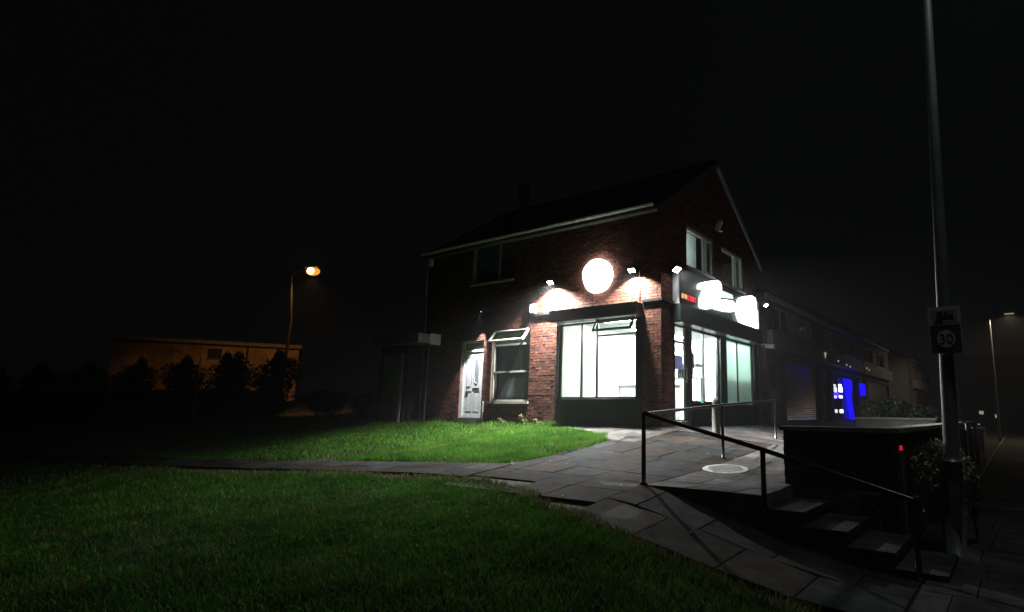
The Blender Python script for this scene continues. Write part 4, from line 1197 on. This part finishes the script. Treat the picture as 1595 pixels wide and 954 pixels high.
# ---------------------------------------------------------------- terrace of shops further along
def terrace_unit(y0, y1, lab, eave=4.1, kindf='shutter', setback=0.0, seed=1):
    random.seed(seed)
    t = thing('terrace_shop', lab, 'shop building', (XC - 3, (y0 + y1) / 2, -.3), 'shops of the terrace beyond the corner shop')
    f2 = lambda u, w, z: (XC - setback + w, u, z)
    door = (y0 + .25, y0 + 1.35, -.30, 1.95)
    shop_o = (y0 + 1.9, y1 - .35, -.22, 1.98)
    L = y1 - y0
    w1, w2 = (y0 + .14 * L, y0 + .40 * L, 2.95, 3.80), (y0 + .55 * L, y0 + .84 * L, 2.95, 3.80)
    mb = holed_wall(f2, y0, y1, -.6, eave, [door, shop_o, w1, w2], -.25, 0); mb.cur = None
    for i in range(len(mb.c)): mb.c[i] = (.13, .105, .095)
    mb.build('wall', M['terrace'], t)
    wb = MB(); wb.box(XC - 7, XC - 6.8, y0, y1, -.6, eave); wb.box(XC - 6.8, XC - .26, y0, y0 + .2, -.6, eave); wb.box(XC - 6.8, XC - .26, y1 - .2, y1, -.6, eave)
    wb.box(XC - 6.8, XC - .26, y0 + .2, y1 - .2, 2.3, 2.4); wb.build('rear_wall', M['room'], t)
    rb = MB(); rb.hexa([(XC + .25, y0, eave), (XC + .25, y1, eave), (XC - 3.4, y1, eave + 1.9), (XC - 3.4, y0, eave + 1.9)], [(XC + .25, y0, eave + .1), (XC + .25, y1, eave + .1), (XC - 3.4, y1, eave + 2.0), (XC - 3.4, y0, eave + 2.0)])
    rb.hexa([(XC - 3.4, y0, eave + 1.9), (XC - 3.4, y1, eave + 1.9), (XC - 7.1, y1, eave), (XC - 7.1, y0, eave)], [(XC - 3.4, y0, eave + 2.0), (XC - 3.4, y1, eave + 2.0), (XC - 7.1, y1, eave + .1), (XC - 7.1, y0, eave + .1)])
    fixn(rb.build('roof', M['roof'], t))
    MB(f2).box(y0 + .1, y1 - .1, .005, .22, 2.22, 2.82).build('fascia_board', M['fasc2'], t)
    MB(f2).box(y0, y1, .0, .12, eave - .16, eave - .02).build('gutter', M['upvcdim'], t)
    for w_ in (w1, w2):
        window(t, f2, *w_[:2], w_[2], w_[3], M['upvcdim'], muls=((w_[0] + w_[1]) / 2,), t=.06, name='window')
    MB(f2).box(w1[1] + .04, w2[0] - .04, .003, .03, 2.95, 3.80).build('render_panel', M['render'], t)
    dm = MB(f2); dm.box(door[0], door[1], -.20, -.12, -.30, 1.95); do = dm.build('door', M['fasc2'], t)
    MB(f2).box(door[0] + .15, door[1] - .15, -.119, -.112, .9, 1.7).build('pane', M['glass'], do)
    if kindf == 'shutter':
        so = MB(f2); so.box(shop_o[0], shop_o[1], -.2, -.14, shop_o[2], shop_o[3]); sho = so.build('shutter', M['fasc2'], t)
        z = shop_o[2] + .01; sm = MB(f2)
        while z < shop_o[3] - .06:
            n = 4; r = .036
            a = [(shop_o[0], -.14 + .03 * math.sin(math.pi * k / n), z + .072 * k / n) for k in range(n + 1)]
            b = [(shop_o[1], p[1], p[2]) for p in a]
            sm.add(a + b, [(k, n + 1 + k, n + 2 + k, k + 1) for k in range(n)])
            z += .075
        kind(sm.build('shutter_slat', M['shutter'], sho), 'stuff')
    else:
        window(t, f2, *shop_o, M['alu'], muls=((shop_o[0] * 2 + shop_o[1]) / 3,), t=.06, sill=False, name='shop_window')
    return t, f2
t1, f1 = terrace_unit(18.9, 25.6, 'shuttered shop next door with plain grey fascia above roller shutter', seed=3)
t2, f2 = terrace_unit(25.62, 33.2, 'second shop along with glowing blue light in its entrance', kindf='glass', seed=4)
t3, f3 = terrace_unit(33.22, 42.0, 'third dark shop along the terrace past the blue light', eave=4.3, seed=5)
t4, f4 = terrace_unit(52.5, 64.0, 'farthest dark shop of the terrace beyond the side road', eave=4.6, seed=6)
MB().box(XC - 6, XC - .3, 18.2, 18.88, -.6, 2.9).build('link_wall', M['terrace'], t1)
# blue lights of the second shop
bl = thing('blue_light_sign', 'deep blue illuminated panel at the entrance of the second shop', 'illuminated sign', (XC + .1, 30, .9))
f2b = lambda u, w, z: (XC + w, u, z)
fixn(MB(f2b).poly([(29.3, 1.75), (30.9, 1.75), (31.0, 1.3), (30.7, .9), (30.9, .3), (31.2, -.22), (30.2, -.22), (29.9, .4), (29.7, 1.0), (29.4, 1.4)], .008, .06).build('panel', M['e_blue'], bl))
MB(f2b).box(31.7, 32.9, .235, .30, 1.0, 1.62).build('blue_box', M['e_blue'], bl)
for k, (z_, h, w_) in enumerate(((1.32, .10, .35), (1.06, .24, .5), (.78, .12, .4), (.10, .16, .4))):
    tag(MB(f2b).box(28.35, 28.35 + w_, .012, .07, z_, z_ + h).build('white_led_sign', M['e_white']), ['highest small white light beside the blue panel', 'brightest square white light beside the blue panel', 'small white light just below the bright square one', 'lowest small white light beside the blue panel'][k], 'led light', 'white lights beside the blue panel')
pl_ = bpy.data.lights.new('blue_glow', 'POINT'); pl_.energy = 26; pl_.color = (.02, .01, 1); pl_.shadow_soft_size = .2
po = bpy.data.objects.new('blue_glow', pl_); COL.objects.link(po); po.location = Vector((XC + .5, 30.4, 1.0)) - bl.location; po.parent = bl
# glints on the fascia's raised letters, put in as small glowing pieces
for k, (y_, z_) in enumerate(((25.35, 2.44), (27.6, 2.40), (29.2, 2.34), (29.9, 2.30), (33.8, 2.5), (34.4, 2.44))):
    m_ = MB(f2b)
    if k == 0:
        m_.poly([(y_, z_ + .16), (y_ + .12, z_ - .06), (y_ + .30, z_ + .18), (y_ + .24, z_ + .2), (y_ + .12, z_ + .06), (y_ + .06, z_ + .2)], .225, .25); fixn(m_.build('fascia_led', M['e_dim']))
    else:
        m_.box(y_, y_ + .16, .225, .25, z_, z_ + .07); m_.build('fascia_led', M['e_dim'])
    o_ = [x for x in bpy.data.objects if x.name.startswith('fascia_led')][-1]
for k, o_ in enumerate(sorted([x for x in bpy.data.objects if x.name.startswith('fascia_led')], key=lambda o: o.name)):
    tag(o_, ['V shaped glint on the grey fascia above the shutter end', 'small bright spot on the fascia right of the V shaped glint', 'bright spot on the fascia above the blue panel', 'faint spot on the fascia just right of the brighter one', 'first of two faint spots on the third shop fascia', 'second of two faint spots on the third shop fascia'][k], 'led light', 'bright spots along the terrace fascias')
# low block before the blue entrance
tag(fixn(MB().hexa([(-5.9, 27.2, -.95), (-5.2, 27.2, -.95), (-5.2, 28.0, -.95), (-5.9, 28.0, -.95)], [(-5.85, 27.25, -.05), (-5.25, 27.25, -.05), (-5.25, 27.95, -.05), (-5.85, 27.95, -.05)]).build('litter_bin', M['black'])), 'dark square litter bin outside the second shop', 'bin')

# ---------------------------------------------------------------- far right: guard rail, pole, cabinet
gr = thing('street_guard_rail', 'low metal street rail glinting beyond the lamp post', 'railing', (-.97, 13, -1.5))
for zz in (-.02, -.20):
    mb = MB(); mb.tube([(-.97, 13.0, zz), (-.97, 22, zz - .46)], .018, 6); mb.build('rail', M['steel'], gr)
for k in range(5):
    y_ = 13.2 + k * 2.1; mb = MB(); mb.tube([(-.97, y_, -1.56), (-.97, y_, -.03 - (y_ - 13.2) * .051)], .02, 6); mb.build('post', M['steel'], gr)
fp = thing('far_street_lamp', 'distant street lamp pole at the right edge lighting the side road', 'street lamp', (-1.1, 47.6, -1.6))
mb = MB(); mb.tube([(-1.1, 47.6, -1.6), (-1.0, 47.5, 6.6)], [.10, .06], 10); mb.build('column', M['steel'], fp)
mb = MB(); mb.tube([(-1.0, 47.5, 6.6), (-.7, 47.5, 6.9), (-.1, 47.5, 7.0)], .04, 8); mb.build('arm', M['steel'], fp)
MB().box(-.15, .5, 47.35, 47.65, 6.98, 7.10).build('lantern', M['steel'], fp)
MB().box(-.10, .45, 47.40, 47.60, 6.93, 6.979).build('bowl', M['e_far'], fp)
ld = bpy.data.lights.new('far_lamp', 'SPOT'); ld.energy = FAR_W; ld.color = (1, .78, .5); ld.spot_size = math.radians(161); ld.spot_blend = .3; ld.shadow_soft_size = .1
lo = bpy.data.objects.new('far_lamp', ld); COL.objects.link(lo); lo.location = Vector((.18, 47.5, 6.88)) - fp.location; lo.parent = fp
cb = thing('utility_cabinet', 'pale roadside utility cabinet under the distant street lamp', 'cabinet', (-2.2, 48.3, -1.65))
MB().box(-2.5, -1.95, 48.2, 48.7, -1.65, -.80).build('body', M['signwhite'], cb)
MB().box(-2.54, -1.91, 48.16, 48.74, -.798, -.74).build('lid', M['upvcdim'], cb)
fhs = thing('far_house', 'dark far house across the side road with two small lit windows', 'house', (1.5, 75, -1.6))
MB().box(-5, 6, 74, 82, -1.7, 4.2).build('wall', M['terrace'], fhs)
mb = MB(); mb.hexa([(-5.3, 73.7, 4.2), (6.3, 73.7, 4.2), (6.3, 82.3, 4.2), (-5.3, 82.3, 4.2)], [(-5.3, 77.8, 6.8), (6.3, 77.8, 6.8), (6.3, 78.2, 6.8), (-5.3, 78.2, 6.8)]); mb.build('roof', M['roof'], fhs)
for a, b, z0_, z1_ in ((-3.35, -2.95, .25, .6), (-1.95, -1.7, -.1, .25), (-3.6, -3.4, -1.0, -.75)):
    MB().box(a, b, 73.96, 73.998, z0_, z1_).build('lit_window', M['e_dim'], fhs)

# ---------------------------------------------------------------- far left: sodium lamp, buff building, hedge, odds and ends
SLX, SLY = -31.3, 15.2
sl_ = thing('orange_street_lamp', 'orange sodium street lamp on a thin pole far left', 'street lamp', (SLX, SLY, Gf(SLX, SLY)))
mb = MB(); mb.tube([(SLX, SLY, Gf(SLX, SLY) - .1), (SLX + .1, SLY, 1.2), (SLX + .5, SLY - .1, 4.5), (-30.45, 14.7, 6.75)], [.10, .09, .07, .06], 10); mb.build('column', M['darkcol'], sl_)
mb = MB(); mb.tube([(-30.45, 14.7, 6.75), (-30.3, 14.78, 6.98), (-29.6, 15.1, 7.12)], .04, 8); mb.build('arm', M['darkcol'], sl_)
mb = MB(); mb.obox((-29.4, 15.24, 7.17), (.75, .3, .10), (0, 0, math.radians(25))); mb.build('canopy', M['steel'], sl_)
mb = MB()
for i in range(9):
    pass
c0 = Vector((-29.4, 15.24, 7.0))
vs, fs = [], []
nu, nv = 14, 8
for j in range(nv + 1):
    t_ = math.pi * j / nv
    for i in range(nu):
        p_ = 2 * math.pi * i / nu
        vs.append((c0.x + .40 * math.sin(t_) * math.cos(p_), c0.y + .3 * math.sin(t_) * math.sin(p_), c0.z + .20 * math.cos(t_)))
for j in range(nv):
    for i in range(nu): fs.append((j * nu + i, (j + 1) * nu + i, (j + 1) * nu + (i + 1) % nu, j * nu + (i + 1) % nu))
mb.add(vs, fs); mb.build('bowl', M['e_sodium'], sl_, True)
mb = MB(); mb.tube([(c0.x + .16, c0.y - .2, c0.z - .04), (c0.x + .26, c0.y - .26, c0.z - .045)], .15, 14); mb.build('lamp_core', M['e_core'], sl_)  # bright core and large orange bowl imitate the lamp's flare
ld = bpy.data.lights.new('sodium_lamp', 'SPOT'); ld.energy = SODIUM_W; ld.color = (1, .45, .12); ld.spot_size = math.radians(112); ld.spot_blend = .7; ld.shadow_soft_size = .15
lo = bpy.data.objects.new('sodium_lamp', ld); COL.objects.link(lo); lo.location = Vector((-29.4, 15.24, 6.74)) - sl_.location; lo.parent = sl_
lo.rotation_euler = Vector((-.8, .42, -1)).to_track_quat('-Z', 'Y').to_euler()
bb = thing('buff_building', 'low flat roofed building lit orange behind the sodium lamp', 'building', (-44, 19, 0))
dv = Vector((.47, .883, 0)).normalized()
def along(s, off, z):                                    # wall seen face on, running with dv
    nrm = Vector((dv.y, -dv.x, 0)); p = Vector((-38.4, 19.58, 0)) + dv * s + nrm * off; return (p.x, p.y, z)
fb2 = lambda u, w, z: along(u, w, z)
def sbm():
    m_ = MB(fb2); m_.flip = True; return m_
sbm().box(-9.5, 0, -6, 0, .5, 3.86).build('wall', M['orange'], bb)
sbm().box(-9.7, .12, -6.2, .3, 3.862, 4.08).build('roof_edge', M['palecon'], bb)
for k in range(1):
    o_ = sbm().box(-4.9, -4.2, .004, .05, 3.0, 3.6).build('window', M['darkbox'], bb)
    sbm().box(-4.96, -4.14, .004, .09, 2.94, 2.998).build('sill', M['palecon'], o_)
for k in range(7): sbm().box(-9.5 + k * 1.42, -9.42 + k * 1.42, .003, .05, .6, 3.85).build('pilaster_strip', M['orange'], bb)
sbm().box(-2.9, -2.8, .004, .08, .6, 3.85).build('downpipe', M['black'], bb)
hl = [(-25.6 - 1.66 * k, 12.3 - 1.12 * k) for k in range(8)]
for k, (x, y) in enumerate(hl):
    g0 = Gf(x, y)
    h_ = thing('hedge_bush', ['first', 'second', 'third', 'fourth', 'fifth', 'sixth', 'seventh', 'eighth'][k] + ' dark bush from the right in the row below the orange lit building', 'bush', (x, y, g0), 'dark bushes in front of the orange lit building')
    rr_ = np.random.default_rng(40 + k)
    lb = [((x + rr_.uniform(-.9, .9), y + rr_.uniform(-.5, .5), g0 + rr_.uniform(.4, 1.9)), (rr_.uniform(.4, .9), rr_.uniform(.4, .7), rr_.uniform(.35, .7))) for _ in range(9)]
    lb += [((x + q_, y + .1 * q_, g0 + 1.75 + rr_.uniform(-.12, .2)), (.55, .55, .6)) for q_ in (-.75, -.25, .25, .7)] + [((x, y, g0 + .8), (1.1, .8, .9))] * 2
    lb += [((x + rr_.uniform(-.7, .7), y, g0 + 2.1 + rr_.uniform(-.2, .35)), (.22, .2, .4)) for _ in range(3)]
    leaf_cloud('foliage', h_, lb, 3400, .095, [(.05, .07, .03), (.07, .09, .04)])
    stems(h_, (x, y, g0 - .05), [(x + .3, y, g0 + 1.9), (x - .4, y, g0 + 1.8)], .04)
for k, (x, y, r_) in enumerate(((-23.9, 13.5, .75), (-22.2, 14.4, .6), (-20.9, 15.2, .7))):  # bushes added to hide the orange lit ground behind
    g0 = Gf(x, y)
    h_ = thing('low_bush', ['largest of three low dark bushes right of the orange lit building', 'middle one of three low dark bushes right of the orange lit building', 'low dark bush nearest the side extension of the shop'][k], 'bush', (x, y, g0), 'low dark bushes beside the shop extension')
    leaf_cloud('foliage', h_, [((x, y, g0 + r_ * .7), (1.0, .6, r_ * .75)), ((x + .5, y, g0 + r_ * .8), (.6, .5, r_ * .6)), ((x - .5, y + .1, g0 + r_ * .9), (.6, .5, r_ * .6))], 1300, .08, [(.05, .07, .03), (.07, .09, .04)])
    stems(h_, (x, y, g0 - .05), [(x + .3, y, g0 + r_), (x - .4, y, g0 + r_)], .03)
gw = thing('garden_wall', 'low dark wall with pale coping running in front of the far left bushes', 'wall', (-30, 8, 0))
for k in range(9):
    xa, ya_ = -24.3 - k * 1.66, 11.6 - k * 1.12
    p0, p1 = Vector((xa, ya_, 0)), Vector((xa - 1.65, ya_ - 1.113, 0)); nn = Vector((.56, -.83, 0)) * .11
    q = [p0 - nn, p0 + nn, p1 + nn, p1 - nn]; g0 = min(Gf(xa, ya_), Gf(p1.x, p1.y)) - .1
    fixn(MB().hexa([(v.x, v.y, g0) for v in q], [(v.x, v.y, .62) for v in q]).build('wall_panel', M['terrace'], gw))
    q = [p0 - nn * 1.3, p0 + nn * 1.3, p1 + nn * 1.3, p1 - nn * 1.3]
    fixn(MB().hexa([(v.x, v.y, .622) for v in q], [(v.x, v.y, .70) for v in q]).build('coping_slab', M['coping'], gw))
wp = thing('reflector_post', 'thin white reflector post below the orange lit building', 'post', (-26.3, 9.6, Gf(-26.3, 9.6)))
zz = Gf(-26.3, 9.6)
mb = MB(); mb.tube([(-26.3, 9.6, zz - .05), (-26.2, 9.6, zz + 1.5)], .03, 8); mb.build('shaft', M['grey'], wp)
mb = MB(); mb.tube([(-26.22, 9.6, 1.35), (-26.19, 9.6, 1.9)], .04, 8); mb.build('reflector', M['upvc'], wp)
# board past the side extension, and two reflectors whose glints are made to glow
bd = thing('red_white_board', 'dim white board with red border on posts left of the side extension', 'sign', (-18.7, 13.5, Gf(-18.7, 13.5)))
zz = Gf(-18.7, 13.5)
MB().box(-19.25, -18.02, 13.46, 13.50, .96, 1.36).build('board', M['signred'], bd)
MB().box(-19.12, -18.05, 13.452, 13.459, 1.02, 1.28).build('face', M['signwhite'], bd)
for x_ in (-19.2, -18.1): MB().box(x_ - .03, x_ + .03, 13.505, 13.56, zz - .05, 1.9 if x_ < -19 else 1.36).build('post', M['steel'], bd)
for k, x_ in enumerate((-20.15, -19.7)):
    t = thing('small_bollard_light', ['left one of two tiny white lights left of the red edged board', 'right one of two tiny white lights left of the red edged board'][k], 'light', (x_, 13.5, Gf(x_, 13.5)), 'tiny white lights left of the board')
    g0 = Gf(x_, 13.5)
    mb = MB(); mb.tube([(x_, 13.5, g0 - .03), (x_, 13.5, 1.49)], .025, 8); mb.build('shaft', M['black'], t)
    mb = MB(); mb.tube([(x_, 13.5, 1.49), (x_, 13.5, 1.57)], [.03, .02], 8); mb.build('lens', M['e_dim'], t)  # glowing tip stands in for a reflector's glint

# smooth surroundings so that nothing is left floating
for o in bpy.data.objects:
    if o.type == 'MESH' and not o.data.materials: o.data.materials.append(M['concrete'])

# ---------------------------------------------------------------- thin volume added to give the lamps a glow
hm = bpy.data.materials.new('night_haze'); hm.use_nodes = True
nt = hm.node_tree; nt.nodes.remove(nt.nodes['Principled BSDF'])
pvn = nt.nodes.new('ShaderNodeVolumePrincipled')
pvn.inputs['Color'].default_value = (.92, .94, 1, 1)
pvn.inputs['Density'].default_value = 0.0010
pvn.inputs['Anisotropy'].default_value = 0.3
nt.links.new(pvn.outputs[0], nt.nodes['Material Output'].inputs['Volume'])
kind(MB().box(-158, 128, -88, 168, -3.0, 8.6).build('haze', hm), 'stuff')
